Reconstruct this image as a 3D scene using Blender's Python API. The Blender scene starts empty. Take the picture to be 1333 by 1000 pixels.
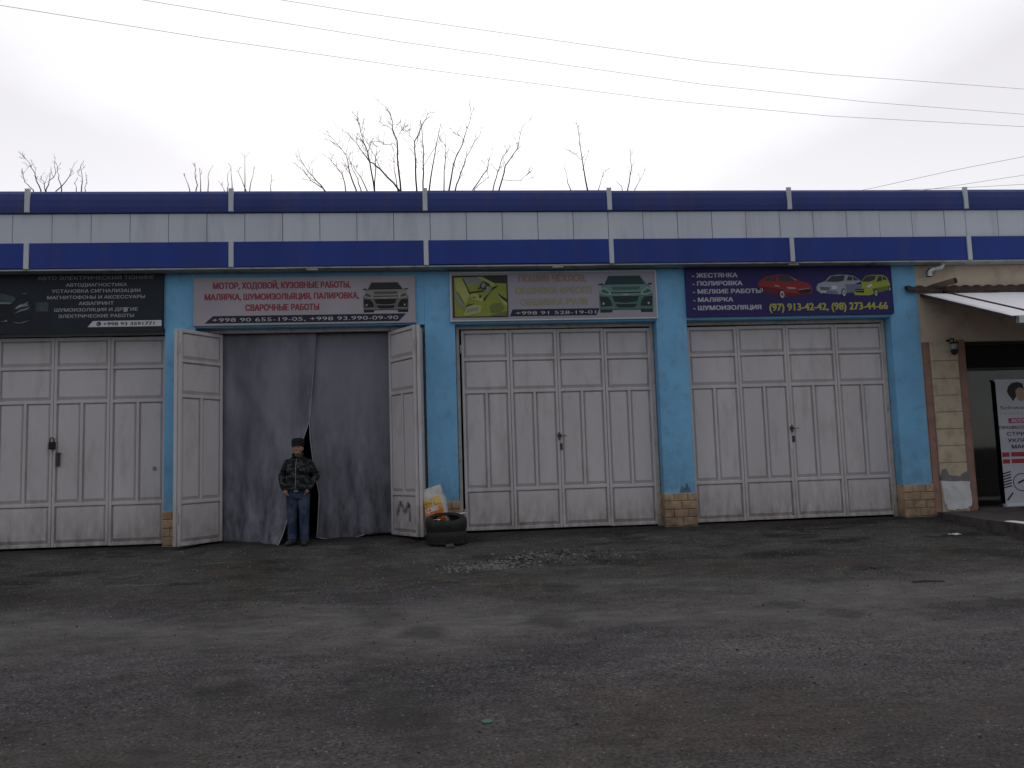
import bpy, bmesh, math, random
import numpy as np
from mathutils import Vector, Matrix, noise, geometry

random.seed(7)
scene = bpy.context.scene
COL = scene.collection
R = math.radians

# ---------------------------------------------------------------- camera
cam_d = bpy.data.cameras.new("camera")
cam_d.sensor_width = 36.0
cam_d.lens = 36.0 * 1040 / 1333
cam_d.clip_end = 2000
cam = bpy.data.objects.new("camera", cam_d)
COL.objects.link(cam)
r_, u_, f_ = ((0.995915, -0.084699, -0.031308), (0.023173, -0.095383, 0.995171), (0.087276, 0.991831, 0.093031))
cam.matrix_world = Matrix(((r_[0], u_[0], -f_[0], 0.0), (r_[1], u_[1], -f_[1], -13.0),
                           (r_[2], u_[2], -f_[2], 1.177), (0, 0, 0, 1)))
scene.camera = cam

# ---------------------------------------------------------------- world: overcast sky, veiled low sun behind the row
SUN_EL = R(18.5)
SUN_AZ = 0.0
w = bpy.data.worlds.new("World")
scene.world = w
w.use_nodes = True
wt = w.node_tree
wt.nodes.clear()
def wn(t, **k):
    n = wt.nodes.new(t)
    for a, b in k.items():
        setattr(n, a, b)
    return n
out = wn('ShaderNodeOutputWorld')
sky = wn('ShaderNodeTexSky', sky_type='NISHITA', sun_disc=False)
sky.sun_elevation = SUN_EL
sky.sun_rotation = SUN_AZ
sky.dust_density = 0.3
sky.air_density = 1.0
bg1 = wn('ShaderNodeBackground')
bg1.inputs['Strength'].default_value = 0.05
hsv = wn('ShaderNodeHueSaturation')        # thin overcast washes the colour out of the sky
hsv.inputs['Saturation'].default_value = .3
wt.links.new(sky.outputs[0], hsv.inputs['Color'])
wt.links.new(hsv.outputs[0], bg1.inputs[0])
tc = wn('ShaderNodeTexCoord')
dot = wn('ShaderNodeVectorMath', operation='DOT_PRODUCT')
dot.inputs[1].default_value = (.05, math.cos(R(60)), math.sin(R(60)))   # the bright break in the cloud stands above the sun
wt.links.new(tc.outputs['Generated'], dot.inputs[0])
ramp = wn('ShaderNodeMapRange')
ramp.inputs['From Min'].default_value = -1
ramp.inputs['From Max'].default_value = 1
wt.links.new(dot.outputs['Value'], ramp.inputs['Value'])
cr = wn('ShaderNodeValToRGB')          # cloud brightness by angle from the veiled sun
e = cr.color_ramp.elements
SKYK = 1.0
def skc(v, r=1, g=1, b=1):
    return (v * r, v * g, v * b, 1)
e[0].position = 0.0; e[0].color = skc(.15, .99, .98, 1.12)
e[1].position = 1.0; e[1].color = skc(.84, 1, .99, .99)
for p, c in ((.45, skc(.21, .98, .98, 1.09)), (.70, skc(.42, 1, .98, 1.05)), (.82, skc(.66, 1.01, .96, .98)), (.862, skc(.64, 1.01, .96, .98)), (.882, skc(.80, 1.01, .975, .99)), (.90, skc(.85, 1, .985, 1.0))):
    n = e.new(p); n.color = c
nz = wn('ShaderNodeTexNoise')
nz.inputs['Scale'].default_value = 2.6
nz.inputs['Detail'].default_value = 4
nz.inputs['Roughness'].default_value = .55
mp = wn('ShaderNodeMapping')
mp.inputs['Scale'].default_value = (1, 1, 2.2)
wt.links.new(tc.outputs['Generated'], mp.inputs[0])
wt.links.new(mp.outputs[0], nz.inputs['Vector'])
mr2 = wn('ShaderNodeMapRange')
mr2.inputs['From Min'].default_value = .3
mr2.inputs['From Max'].default_value = .7
mr2.inputs['To Min'].default_value = -.010
mr2.inputs['To Max'].default_value = .010
wt.links.new(nz.outputs[0], mr2.inputs['Value'])
ad = wn('ShaderNodeMath', operation='ADD')
wt.links.new(ramp.outputs[0], ad.inputs[0])
wt.links.new(mr2.outputs[0], ad.inputs[1])
wt.links.new(ad.outputs[0], cr.inputs[0])
bg2 = wn('ShaderNodeBackground')
bg2.inputs['Strength'].default_value = 0.95
wt.links.new(cr.outputs[0], bg2.inputs[0])
adds = wn('ShaderNodeAddShader')
wt.links.new(bg1.outputs[0], adds.inputs[0])
wt.links.new(bg2.outputs[0], adds.inputs[1])
wt.links.new(adds.outputs[0], out.inputs[0])

sun_d = bpy.data.lights.new("sun", 'SUN')
sun_d.energy = 0.6
sun_d.angle = R(14)
sun_d.color = (1, .95, .88)
sun = bpy.data.objects.new("sun", sun_d)
COL.objects.link(sun)
sun.rotation_euler = (R(90) - SUN_EL, 0, R(180))    # shines from behind the garages, towards -Y
sun.location = (0, 30, 20)

vs = scene.view_settings
vs.view_transform = 'Standard'
vs.look = 'None'
vs.exposure = 0.0
vs.gamma = 1.0

# ---------------------------------------------------------------- helpers
def mat(name, c, c2=None, scale=3.0, rough=.7, bump=0.0, bscale=40.0, metal=0.0, spec=.3, thr=(.35, .7), detail=5,
        dirt=None, grime=None, stretch=(1, 1, 1), vary=0):
    m = bpy.data.materials.new(name)
    m.use_nodes = True
    nt = m.node_tree
    b = nt.nodes['Principled BSDF']
    L = nt.links.new
    b.inputs['Roughness'].default_value = rough
    b.inputs['Metallic'].default_value = metal
    b.inputs['Specular IOR Level'].default_value = spec
    geo = nt.nodes.new('ShaderNodeNewGeometry')
    mpn = nt.nodes.new('ShaderNodeMapping')
    mpn.inputs['Scale'].default_value = stretch
    L(geo.outputs['Position'], mpn.inputs[0])
    def nse(s, d=5, ro=.55, vec=None):
        n = nt.nodes.new('ShaderNodeTexNoise')
        n.inputs['Scale'].default_value = s
        n.inputs['Detail'].default_value = d
        n.inputs['Roughness'].default_value = ro
        L((vec or mpn.outputs[0]), n.inputs['Vector'])
        return n.outputs[0]
    def rmp(v, a, bb, lo=0., hi=1.):
        n = nt.nodes.new('ShaderNodeMapRange')
        n.inputs['From Min'].default_value = a
        n.inputs['From Max'].default_value = bb
        n.inputs['To Min'].default_value = lo
        n.inputs['To Max'].default_value = hi
        L(v, n.inputs['Value'])
        return n.outputs[0]
    def mix(f, a, bb):
        n = nt.nodes.new('ShaderNodeMix')
        n.data_type = 'RGBA'
        L(f, n.inputs[0])
        if isinstance(a, tuple): n.inputs[6].default_value = (*a, 1)
        else: L(a, n.inputs[6])
        if isinstance(bb, tuple): n.inputs[7].default_value = (*bb, 1)
        else: L(bb, n.inputs[7])
        return n.outputs[2]
    def mul(a, bb):
        n = nt.nodes.new('ShaderNodeMath'); n.operation = 'MULTIPLY'
        L(a, n.inputs[0])
        if isinstance(bb, float): n.inputs[1].default_value = bb
        else: L(bb, n.inputs[1])
        return n.outputs[0]
    if c2 is None:
        c2 = tuple(v * .82 for v in c)
    col = mix(rmp(nse(scale, detail), *thr), c, c2)
    if dirt:                                   # blotchy dirt all over: (colour, scale, amount)
        col = mix(rmp(nse(dirt[1], 6, .62), .52, .72, 0, dirt[2]), col, dirt[0])
    if grime:                                  # splashed mud near the ground: (colour, height, amount)
        sp = nt.nodes.new('ShaderNodeSeparateXYZ')
        L(geo.outputs['Position'], sp.inputs[0])
        h = rmp(sp.outputs[2], 0.0, grime[1], 1, 0)
        col = mix(mul(mul(h, rmp(nse(5.0, 6, .65), .3, .68)), float(grime[2])), col, grime[0])
    L(col, b.inputs['Base Color'])
    if bump:
        bn = nt.nodes.new('ShaderNodeBump')
        bn.inputs['Strength'].default_value = bump
        bn.inputs['Distance'].default_value = .01
        L(nse(bscale, 4), bn.inputs['Height'])
        L(bn.outputs[0], b.inputs['Normal'])
    if vary:
        L(rmp(nse(scale * 2.3, 4), .3, .7, max(rough - vary, .02), min(rough + vary, 1)), b.inputs['Roughness'])
    return m

BASE = {}          # origin of each thing
def tag(o, label=None, cat=None, group=None, kind=None):
    if label: o['label'] = label
    if cat: o['category'] = cat
    if group: o['group'] = group
    if kind: o['kind'] = kind
    return o

def thing(name, loc, label, cat, group=None, kind=None):
    o = bpy.data.objects.new(name, None)
    COL.objects.link(o)
    o.location = loc
    o.empty_display_size = .1
    BASE[o.name] = Vector(loc)
    return tag(o, label, cat, group, kind)

class MB:
    """collects shapes in world metres; build() links them as one mesh object"""
    def __init__(s):
        s.v = []; s.f = []; s.m = []; s.mi = 0
    def use(s, i):
        s.mi = i; return s
    def add(s, vs, fs):
        o = len(s.v)
        s.v += [tuple(p) for p in vs]
        for f in fs:
            s.f.append(tuple(i + o for i in f)); s.m.append(s.mi)
        return s
    def box(s, x0, x1, y0, y1, z0, z1):
        return s.add([(x0, y0, z0), (x1, y0, z0), (x1, y1, z0), (x0, y1, z0), (x0, y0, z1), (x1, y0, z1), (x1, y1, z1), (x0, y1, z1)],
                     [(0, 3, 2, 1), (4, 5, 6, 7), (0, 1, 5, 4), (1, 2, 6, 5), (2, 3, 7, 6), (3, 0, 4, 7)])
    def cbox(s, x0, x1, y0, y1, z0, z1, c=.008):
        """box with its front (-y) edges chamfered"""
        return s.add([(x0, y1, z0), (x1, y1, z0), (x1, y1, z1), (x0, y1, z1),
                      (x0, y0 + c, z0), (x1, y0 + c, z0), (x1, y0 + c, z1), (x0, y0 + c, z1),
                      (x0 + c, y0, z0 + c), (x1 - c, y0, z0 + c), (x1 - c, y0, z1 - c), (x0 + c, y0, z1 - c)],
                     [(0, 3, 2, 1), (0, 1, 5, 4), (1, 2, 6, 5), (2, 3, 7, 6), (3, 0, 4, 7),
                      (4, 5, 9, 8), (5, 6, 10, 9), (6, 7, 11, 10), (7, 4, 8, 11), (8, 9, 10, 11)])
    def prism(s, poly, y0, y1):
        """outline in x,z, counter-clockwise seen from -y"""
        n = len(poly)
        vs = [(x, y0, z) for x, z in poly] + [(x, y1, z) for x, z in poly]
        fs = [tuple(range(n)), tuple(range(2 * n - 1, n - 1, -1))]
        for i in range(n):
            j = (i + 1) % n
            fs.append((i, i + n, j + n, j))
        return s.add(vs, fs)
    def flat(s, poly, y):
        return s.add([(x, y, z) for x, z in poly], [tuple(range(len(poly)))])
    def tube(s, pts, rad, n=8, cap=True):
        pts = [Vector(p) for p in pts]
        if not isinstance(rad, (list, tuple)): rad = [rad] * len(pts)
        vs = []; fs = []
        up = None
        for i, p in enumerate(pts):
            a = pts[max(i - 1, 0)]; b = pts[min(i + 1, len(pts) - 1)]
            t = (b - a).normalized()
            if up is None:
                up = Vector((0, 0, 1)) if abs(t.z) < .9 else Vector((1, 0, 0))
            x = t.cross(up).normalized(); y = x.cross(t).normalized(); up = y
            for k in range(n):
                an = 2 * math.pi * k / n
                vs.append(p + x * math.cos(an) * rad[i] + y * math.sin(an) * rad[i])
        for i in range(len(pts) - 1):
            for k in range(n):
                k2 = (k + 1) % n
                fs.append((i * n + k, i * n + k2, (i + 1) * n + k2, (i + 1) * n + k))
        if cap:
            fs.append(tuple(range(n - 1, -1, -1)))
            fs.append(tuple(range((len(pts) - 1) * n, len(pts) * n)))
        return s.add(vs, fs)
    def rings(s, rings, n=20, cap=True):
        """loft of ellipses: (z, cx, cy, rx, ry)"""
        vs = []; fs = []
        for z, cx, cy, rx, ry in rings:
            for k in range(n):
                a = 2 * math.pi * k / n
                vs.append((cx + rx * math.cos(a), cy + ry * math.sin(a), z))
        for i in range(len(rings) - 1):
            for k in range(n):
                k2 = (k + 1) % n
                fs.append((i * n + k, i * n + k2, (i + 1) * n + k2, (i + 1) * n + k))
        if cap:
            fs.append(tuple(range(n - 1, -1, -1)))
            fs.append(tuple(range((len(rings) - 1) * n, len(rings) * n)))
        return s.add(vs, fs)
    def ball(s, c, r, n=12, m=8):
        rx, ry, rz = r if isinstance(r, tuple) else (r, r, r)
        rg = []
        for i in range(m + 1):
            t = -math.pi / 2 + math.pi * i / m
            k = max(math.cos(t), .02)
            rg.append((c[2] + rz * math.sin(t), c[0], c[1], rx * k, ry * k))
        return s.rings(rg, n)
    def lathe(s, prof, c, n=32, closed=True):
        """profile (r, z) about a vertical axis through c"""
        m = len(prof); vs = []; fs = []
        for k in range(n):
            a = 2 * math.pi * k / n
            for r, z in prof:
                vs.append((c[0] + r * math.cos(a), c[1] + r * math.sin(a), c[2] + z))
        for k in range(n):
            k2 = (k + 1) % n
            for i in range(m if closed else m - 1):
                j = (i + 1) % m
                fs.append((k * m + i, k2 * m + i, k2 * m + j, k * m + j))
        return s.add(vs, fs)
    def xform(s, M):
        s.v = [tuple(M @ Vector(p)) for p in s.v]; return s
    def build(s, name, mats, parent=None, smooth=False, origin=None, raw=False):
        me = bpy.data.meshes.new(name)
        o0 = Vector((0, 0, 0))
        if parent is not None:
            o0 = BASE.get(parent.name, o0)
        elif origin is not None:
            o0 = Vector(origin)
        vs = s.v if raw else [tuple(Vector(p) - o0) for p in s.v]
        me.from_pydata(vs, [], s.f)
        for m in (mats if isinstance(mats, (list, tuple)) else [mats]):
            me.materials.append(m)
        me.polygons.foreach_set('material_index', s.m)
        if smooth:
            me.polygons.foreach_set('use_smooth', [True] * len(me.polygons))
        me.update()
        bm = bmesh.new(); bm.from_mesh(me)
        bmesh.ops.recalc_face_normals(bm, faces=[f for f in bm.faces]) if smooth else None
        bm.to_mesh(me); bm.free()
        o = bpy.data.objects.new(name, me)
        COL.objects.link(o)
        if parent is not None:
            o.parent = parent
            BASE[o.name] = o0
        else:
            o.location = o0
            BASE[o.name] = o0
        return o

def glyphs(body, rect, y, shear=0.0):
    """flat lettering fitted to rect (x0, z0, x1, z1) = left, baseline, right, cap height; returns verts, faces"""
    cu = bpy.data.curves.new("lettering", 'FONT')
    cu.body = body
    cu.size = 1.0
    cu.shear = shear
    cu.resolution_u = 3
    cu.fill_mode = 'NONE'
    ob = bpy.data.objects.new("lettering_tmp", cu)
    COL.objects.link(ob)
    dg = bpy.context.evaluated_depsgraph_get()
    me = bpy.data.meshes.new_from_object(ob.evaluated_get(dg))
    pv = [(v.co.x, v.co.y) for v in me.vertices]
    ed = [tuple(e_.vertices) for e_ in me.edges]
    COL.objects.unlink(ob)
    bpy.data.objects.remove(ob); bpy.data.curves.remove(cu); bpy.data.meshes.remove(me)
    # strokes of a letter may overlap: triangulate once and keep what lies inside by winding number
    nxt = {}
    for p, q in ed:
        nxt.setdefault(p, []).append(q); nxt.setdefault(q, []).append(p)
    seen = set(); seg = []
    for st in range(len(pv)):
        if st in seen or st not in nxt: continue
        loop = [st]; seen.add(st); cur = st
        # outlines are written in order, so the next point has the next index
        while cur + 1 in nxt.get(cur, ()) and cur + 1 not in seen:
            cur += 1; loop.append(cur); seen.add(cur)
        for i in range(len(loop)):
            seg.append((loop[i], loop[(i + 1) % len(loop)]))
    ov, oe, of, _, _, _ = geometry.delaunay_2d_cdt([Vector(p) for p in pv], seg, [], 0, 1e-6)
    A = np.array([pv[i] for i, j in seg]); B = np.array([pv[j] for i, j in seg])
    fs = []
    for f in of:
        c = sum((ov[i] for i in f), Vector((0, 0))) / len(f)
        up_ = (A[:, 1] <= c.y) & (B[:, 1] > c.y); dn_ = (A[:, 1] > c.y) & (B[:, 1] <= c.y)
        side = (B[:, 0] - A[:, 0]) * (c.y - A[:, 1]) - (c.x - A[:, 0]) * (B[:, 1] - A[:, 1])
        if np.sum(up_ & (side > 0)) - np.sum(dn_ & (side < 0)) != 0:
            fs.append(tuple(f))
    vs = [Vector((p.x, p.y, 0)) for p in ov]
    x0 = min(v.x for v in vs); x1 = max(v.x for v in vs)
    CAP = .729
    sx = (rect[2] - rect[0]) / (x1 - x0); sz = (rect[3] - rect[1]) / CAP
    return [(rect[0] + (v.x - x0) * sx, y, rect[1] + v.y * sz) for v in vs], fs

def text_mesh(body, rect, y, bold=0.0, shear=0.0):
    """lettering; heavier strokes are laid as slightly shifted impressions"""
    v, f = glyphs(body, rect, y, shear)
    if bold <= .005:
        return v, f
    d = bold * (rect[3] - rect[1]) * 1.9
    V = []; F = []
    for k, (dx, dz) in enumerate(((-1, -.5), (-1, .5), (1, -.5), (1, .5), (0, 0), (-.5, 0), (.5, 0))):
        o = len(V)
        V += [(a + dx * d, b - k * .00012, c + dz * d) for a, b, c in v]
        F += [tuple(i + o for i in q) for q in f]
    return V, F

def remesh(o, voxel, smooth=8):
    """fuse the overlapping lofts of a mesh object into one continuous smooth skin"""
    md = o.modifiers.new("fuse", 'REMESH'); md.mode = 'VOXEL'; md.voxel_size = voxel; md.use_smooth_shade = True
    sm = o.modifiers.new("soften", 'SMOOTH'); sm.iterations = smooth; sm.factor = .5
    dg = bpy.context.evaluated_depsgraph_get()
    me = bpy.data.meshes.new_from_object(o.evaluated_get(dg))
    o.modifiers.clear()
    old = o.data
    o.data = me
    bpy.data.meshes.remove(old)
    return o

def gz(Y):
    t = min(max(-Y / 8., 0), 1)
    return -.01 - .35 * (1 - (1 - t) ** 1.5)

# ---------------------------------------------------------------- materials
M = {}
M['blue_wall'] = mat('blue_wall_paint', (.22, .53, .82), (.18, .44, .70), 1.3, .75, .25, 45, dirt=((.13, .26, .36), 4.5, .5), grime=((.11, .12, .13), 1.5, .8))
M['stone'] = mat('tan_stone', (.56, .40, .25), (.32, .22, .14), 3.2, .8, .5, 45, dirt=((.10, .08, .06), 6, .7), grime=((.05, .045, .04), .55, .8))
M['navy'] = mat('navy_cladding', (.018, .050, .30), (.016, .042, .235), .9, .5, 0, dirt=((.06, .065, .20), 1.2, .45), stretch=(2.2, 1, .3), spec=.3, vary=.08)
M['navy_top'] = mat('navy_cladding_faded', (.030, .054, .235), (.026, .046, .185), .9, .5, 0, dirt=((.09, .075, .17), 1.1, .5), stretch=(2.2, 1, .3), spec=.3, vary=.08)
M['panel'] = mat('grey_white_cladding', (.64, .675, .74), (.58, .62, .69), .8, .5, 0, dirt=((.42, .42, .46), 1.7, .55), stretch=(2.4, 1, .28), spec=.3)
M['strip'] = mat('strip_metal', (.62, .66, .68), (.54, .58, .6), 2, .5)
M['soffit'] = mat('soffit_sheet', (.42, .44, .42), (.33, .35, .34), 2, .7, dirt=((.07, .07, .06), 4, .6))
M['dark'] = mat('dark_void', (.012, .012, .013), (.008, .008, .009), 2, .9)
M['interior'] = mat('shade_dark_plaster', (.05, .048, .045), (.03, .03, .03), 2, .9)  # near-black plaster keeps the rooms dark, their shade is in the colour
M['roof'] = mat('roof_sheet', (.25, .26, .27), (.18, .19, .2), 1, .6)
M['door'] = mat('door_paint', (.625, .59, .595), (.545, .515, .52), .8, .6, .3, 5, dirt=((.33, .30, .27), 2.4, .42), grime=((.18, .15, .12), .7, .8), stretch=(2.0, 1, .6), spec=.25)
M['doorframe'] = mat('door_frame_paint', (.52, .475, .44), (.42, .385, .35), 3, .65, .1, 30, dirt=((.18, .14, .10), 9, .6), grime=((.18, .16, .13), .6, .8))
M['rust'] = mat('worn_steel', (.10, .075, .055), (.04, .035, .03), 30, .7, .3, 80)
M['black'] = mat('black_metal', (.02, .02, .022), (.012, .012, .013), 8, .5)
M['smudge'] = mat('spray_smudge', (.10, .10, .11), (.42, .39, .385), 14, .8)
M['steel'] = mat('galvanised', (.55, .57, .58), (.38, .40, .41), 14, .38, metal=.85, spec=.5, dirt=((.2, .18, .15), 8, .5))
M['brownpipe'] = mat('brown_pipe', (.17, .12, .09), (.11, .08, .06), 9, .7, .2)
M['beige'] = mat('beige_plaster', (.66, .54, .42), (.56, .46, .36), 1.7, .85, .35, 70, dirt=((.27, .21, .14), 3, .5))
M['block'] = mat('cream_block', (.56, .48, .36), (.48, .41, .30), 3, .85, .3, 60, dirt=((.26, .21, .15), 6, .5), grime=((.25, .2, .15), .8, .6))
M['pink'] = mat('pink_plaster', (.36, .21, .17), (.27, .16, .13), 3, .85, .3, 60, dirt=((.15, .1, .08), 6, .5))
M['white_patch'] = mat('white_plaster', (.72, .72, .72), (.6, .6, .6), 5, .9, .5, 40, dirt=((.35, .33, .3), 7, .5))
M['grey_patch'] = mat('grey_render', (.22, .215, .225), (.15, .15, .16), 6, .9, .5, 50)
M['snow'] = mat('snow', (.93, .94, .96), (.88, .89, .93), 4, .75, .5, 25)
M['brown_metal'] = mat('brown_roof_metal', (.075, .05, .045), (.05, .035, .03), 4, .5)
M['pave'] = mat('platform_concrete', (.11, .095, .09), (.07, .062, .06), 5, .9, .5, 50, dirt=((.03, .028, .026), 5, .7))
M['tyre'] = mat('tyre_rubber', (.022, .022, .023), (.035, .034, .033), 5, .8, .3, 60, dirt=((.06, .055, .05), 5, .5))
M['bark'] = mat('winter_bark', (.055, .035, .038), (.085, .058, .06), 6, .9)
M['wire'] = mat('cable_sheath', (.04, .04, .045), (.03, .03, .03), 3, .7)
M['rock'] = mat('stone_chip', (.09, .085, .08), (.05, .048, .045), 12, .9, .5, 60)
M['alu'] = mat('dark_door_frame', (.035, .033, .032), (.025, .025, .025), 5, .45)

g = bpy.data.materials.new('window_glass'); g.use_nodes = True
b = g.node_tree.nodes['Principled BSDF']
b.inputs['Base Color'].default_value = (.30, .34, .35, 1); b.inputs['Roughness'].default_value = .03
b.inputs['Transmission Weight'].default_value = 1; b.inputs['IOR'].default_value = 1.5
M['glass'] = g

# curtain: dull grey-blue sheeting, sooty and brush-smeared
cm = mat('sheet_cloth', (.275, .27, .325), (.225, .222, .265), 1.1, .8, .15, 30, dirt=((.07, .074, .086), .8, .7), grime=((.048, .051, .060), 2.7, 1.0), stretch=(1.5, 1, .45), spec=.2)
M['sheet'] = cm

# camouflage cloth
def camo():
    m = bpy.data.materials.new('camouflage_cloth'); m.use_nodes = True
    nt = m.node_tree; b = nt.nodes['Principled BSDF']; b.inputs['Roughness'].default_value = .9
    b.inputs['Specular IOR Level'].default_value = .15
    t = nt.nodes.new('ShaderNodeTexCoord')
    mpn = nt.nodes.new('ShaderNodeMapping'); mpn.inputs['Scale'].default_value = (10, 10, 19)
    nt.links.new(t.outputs['Object'], mpn.inputs[0])
    n = nt.nodes.new('ShaderNodeTexNoise'); n.inputs['Scale'].default_value = 1.1; n.inputs['Detail'].default_value = 2
    nt.links.new(mpn.outputs[0], n.inputs['Vector'])
    c = nt.nodes.new('ShaderNodeValToRGB'); c.color_ramp.interpolation = 'CONSTANT'
    el = c.color_ramp.elements
    el[0].position = 0; el[0].color = (.012, .012, .014, 1)
    el[1].position = .46; el[1].color = (.03, .033, .033, 1)
    for p, q in ((.53, (.016, .017, .02, 1)), (.57, (.085, .09, .092, 1)), (.63, (.035, .037, .04, 1)), (.7, (.012, .012, .013, 1))):
        x = el.new(p); x.color = q
    nt.links.new(n.outputs[0], c.inputs[0]); nt.links.new(c.outputs[0], b.inputs[0])
    return m
M['camo'] = camo()
M['jeans'] = mat('denim', (.020, .034, .075), (.075, .10, .15), 5.5, .9, .3, 200, thr=(.45, .72))
M['skin'] = mat('skin', (.42, .24, .17), (.36, .19, .135), 14, .6)
M['cap'] = mat('black_wool', (.010, .010, .012), (.018, .018, .02), 30, .95, .6, 120)
M['shoe'] = mat('dusty_leather', (.05, .048, .045), (.03, .03, .03), 9, .7)
M['zip'] = mat('zip_metal', (.3, .31, .32), (.2, .2, .21), 30, .5)

PR = {}
def ink(name, c, k=.9):
    if name not in PR:
        PR[name] = mat('print_' + name, c, tuple(v * k for v in c), 2.5, .55, spec=.3)
    return PR[name]

# ---------------------------------------------------------------- ground (one sheet to the horizon)
def ground_material():
    m = bpy.data.materials.new('worn_asphalt'); m.use_nodes = True
    nt = m.node_tree; L = nt.links.new
    b = nt.nodes['Principled BSDF']
    geo = nt.nodes.new('ShaderNodeNewGeometry')
    def nse(s, d=5, ro=.55, st=(1, 1, 1)):
        mp_ = nt.nodes.new('ShaderNodeMapping'); mp_.inputs['Scale'].default_value = st
        L(geo.outputs['Position'], mp_.inputs[0])
        n = nt.nodes.new('ShaderNodeTexNoise'); n.inputs['Scale'].default_value = s
        n.inputs['Detail'].default_value = d; n.inputs['Roughness'].default_value = ro
        L(mp_.outputs[0], n.inputs['Vector']); return n.outputs[0]
    def rmp(v, a, bb, lo=0., hi=1.):
        n = nt.nodes.new('ShaderNodeMapRange')
        for k, x in (('From Min', a), ('From Max', bb), ('To Min', lo), ('To Max', hi)): n.inputs[k].default_value = x
        L(v, n.inputs['Value']); return n.outputs[0]
    def mix(f, a, bb, mode='MIX'):
        n = nt.nodes.new('ShaderNodeMix'); n.data_type = 'RGBA'; n.blend_type = mode
        if isinstance(f, float): n.inputs[0].default_value = f
        else: L(f, n.inputs[0])
        for i, x in ((6, a), (7, bb)):
            if isinstance(x, tuple): n.inputs[i].default_value = (*x, 1)
            else: L(x, n.inputs[i])
        return n.outputs[2]
    def mth(op, a, bb):
        n = nt.nodes.new('ShaderNodeMath'); n.operation = op
        for i, x in ((0, a), (1, bb)):
            if isinstance(x, float): n.inputs[i].default_value = x
            else: L(x, n.inputs[i])
        return n.outputs[0]
    sp = nt.nodes.new('ShaderNodeSeparateXYZ'); L(geo.outputs['Position'], sp.inputs[0])
    wob = mth('ADD', sp.outputs[1], rmp(nse(.55, 3), .3, .7, -1.1, 1.1))
    apron = rmp(wob, -4.3, -3.6)                       # concrete-like dusty apron near the doors
    asphalt = mix(rmp(nse(.9, 6, .6), .36, .66), (.066, .063, .067), (.043, .041, .044))
    asphalt = mix(rmp(nse(.35, 4, .5, (.5, 1.6, 1)), .5, .68, 0, .75), asphalt, (.095, .091, .094))   # worn pale streaks
    asphalt = mix(rmp(nse(.5, 5, .6), .57, .7, 0, .55), asphalt, (.056, .043, .038))  # brown dust
    con = mix(rmp(nse(1.3, 6, .62), .38, .62), (.070, .070, .069), (.044, .045, .044))
    con = mix(rmp(nse(.62, 5, .6, (.8, 1.5, 1)), .53, .60, 0, .9), con, (.018, .018, .018))   # oil and damp
    con = mix(rmp(nse(2.4, 5, .6, (.7, 1.6, 1)), .58, .68, 0, .7), con, (.105, .105, .108))
    con = mix(rmp(nse(1.1, 4, .6), .56, .68, 0, .6), con, (.06, .047, .036))
    base = mix(apron, asphalt, con)
    # darker line right at the thresholds
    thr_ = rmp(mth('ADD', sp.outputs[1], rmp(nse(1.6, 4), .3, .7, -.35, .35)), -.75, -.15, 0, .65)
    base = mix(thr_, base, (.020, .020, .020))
    # aggregate: pale and dark chips
    vo = nt.nodes.new('ShaderNodeTexVoronoi'); vo.inputs['Scale'].default_value = 34
    L(geo.outputs['Position'], vo.inputs['Vector'])
    sx = nt.nodes.new('ShaderNodeSeparateColor'); L(vo.outputs['Color'], sx.inputs[0])
    chip = mth('MULTIPLY', rmp(vo.outputs['Distance'], .28, .2), rmp(sx.outputs[0], .72, .76))
    base = mix(mth('MULTIPLY', chip, .75), base, (.17, .165, .165))
    chip2 = mth('MULTIPLY', rmp(vo.outputs['Distance'], .30, .22), rmp(sx.outputs[1], .84, .88))
    base = mix(mth('MULTIPLY', chip2, .8), base, (.018, .017, .017))
    grit = nse(42, 4, .72)
    base = mix(1.0, base, mix(rmp(grit, .38, .62), (.42, .42, .42), (1.5, 1.48, 1.47)), 'MULTIPLY')
    fine = nse(150, 3, .7)
    base = mix(.75, base, mix(rmp(fine, .34, .66), (.35, .35, .35), (1., 1., 1.)), 'MULTIPLY')
    # pale dust band where cars turn, darker trodden strip before the doors
    def band(c, w_, lo, hi, s_):
        a_ = mth('ABSOLUTE', mth('SUBTRACT', mth('ADD', sp.outputs[1], rmp(nse(s_, 5, .6, (.45, 1, 1)), .25, .75, -1.3, 1.3)), c), 0.)
        return rmp(a_, 0., w_, hi, lo)
    base = mix(band(-5.3, 1.3, 0., .62, .8), base, (.094, .091, .089))
    base = mix(band(-3.3, .8, 0., .6, .7), base, (.034, .031, .028))
    base = mix(band(-8.6, 1.2, 0., .35, .6), base, (.048, .038, .033))  # brown strip that also paints in a vignette-like darkening of the foreground
    # two worn wheel tracks leading into the open bay
    for cx_ in (-2.9, -1.5):
        a_ = mth('ABSOLUTE', mth('SUBTRACT', mth('ADD', mth('ADD', sp.outputs[0], mth('MULTIPLY', sp.outputs[1], .16)), rmp(nse(.9, 4), .3, .7, -.25, .25)), cx_), 0.)
        base = mix(mth('MULTIPLY', rmp(a_, .10, .32, .55, 0.), rmp(nse(1.6, 5), .4, .62)), base, (.028, .027, .026))
    # oil drops and blots
    vb_ = nt.nodes.new('ShaderNodeTexVoronoi'); vb_.inputs['Scale'].default_value = .85
    wv_ = nt.nodes.new('ShaderNodeVectorMath'); wv_.operation = 'ADD'
    nv_ = nt.nodes.new('ShaderNodeTexNoise'); nv_.inputs['Scale'].default_value = 3.0; nv_.inputs['Detail'].default_value = 4
    L(geo.outputs['Position'], nv_.inputs['Vector']); sc_ = nt.nodes.new('ShaderNodeVectorMath'); sc_.operation = 'SCALE'; sc_.inputs['Scale'].default_value = .5
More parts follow.
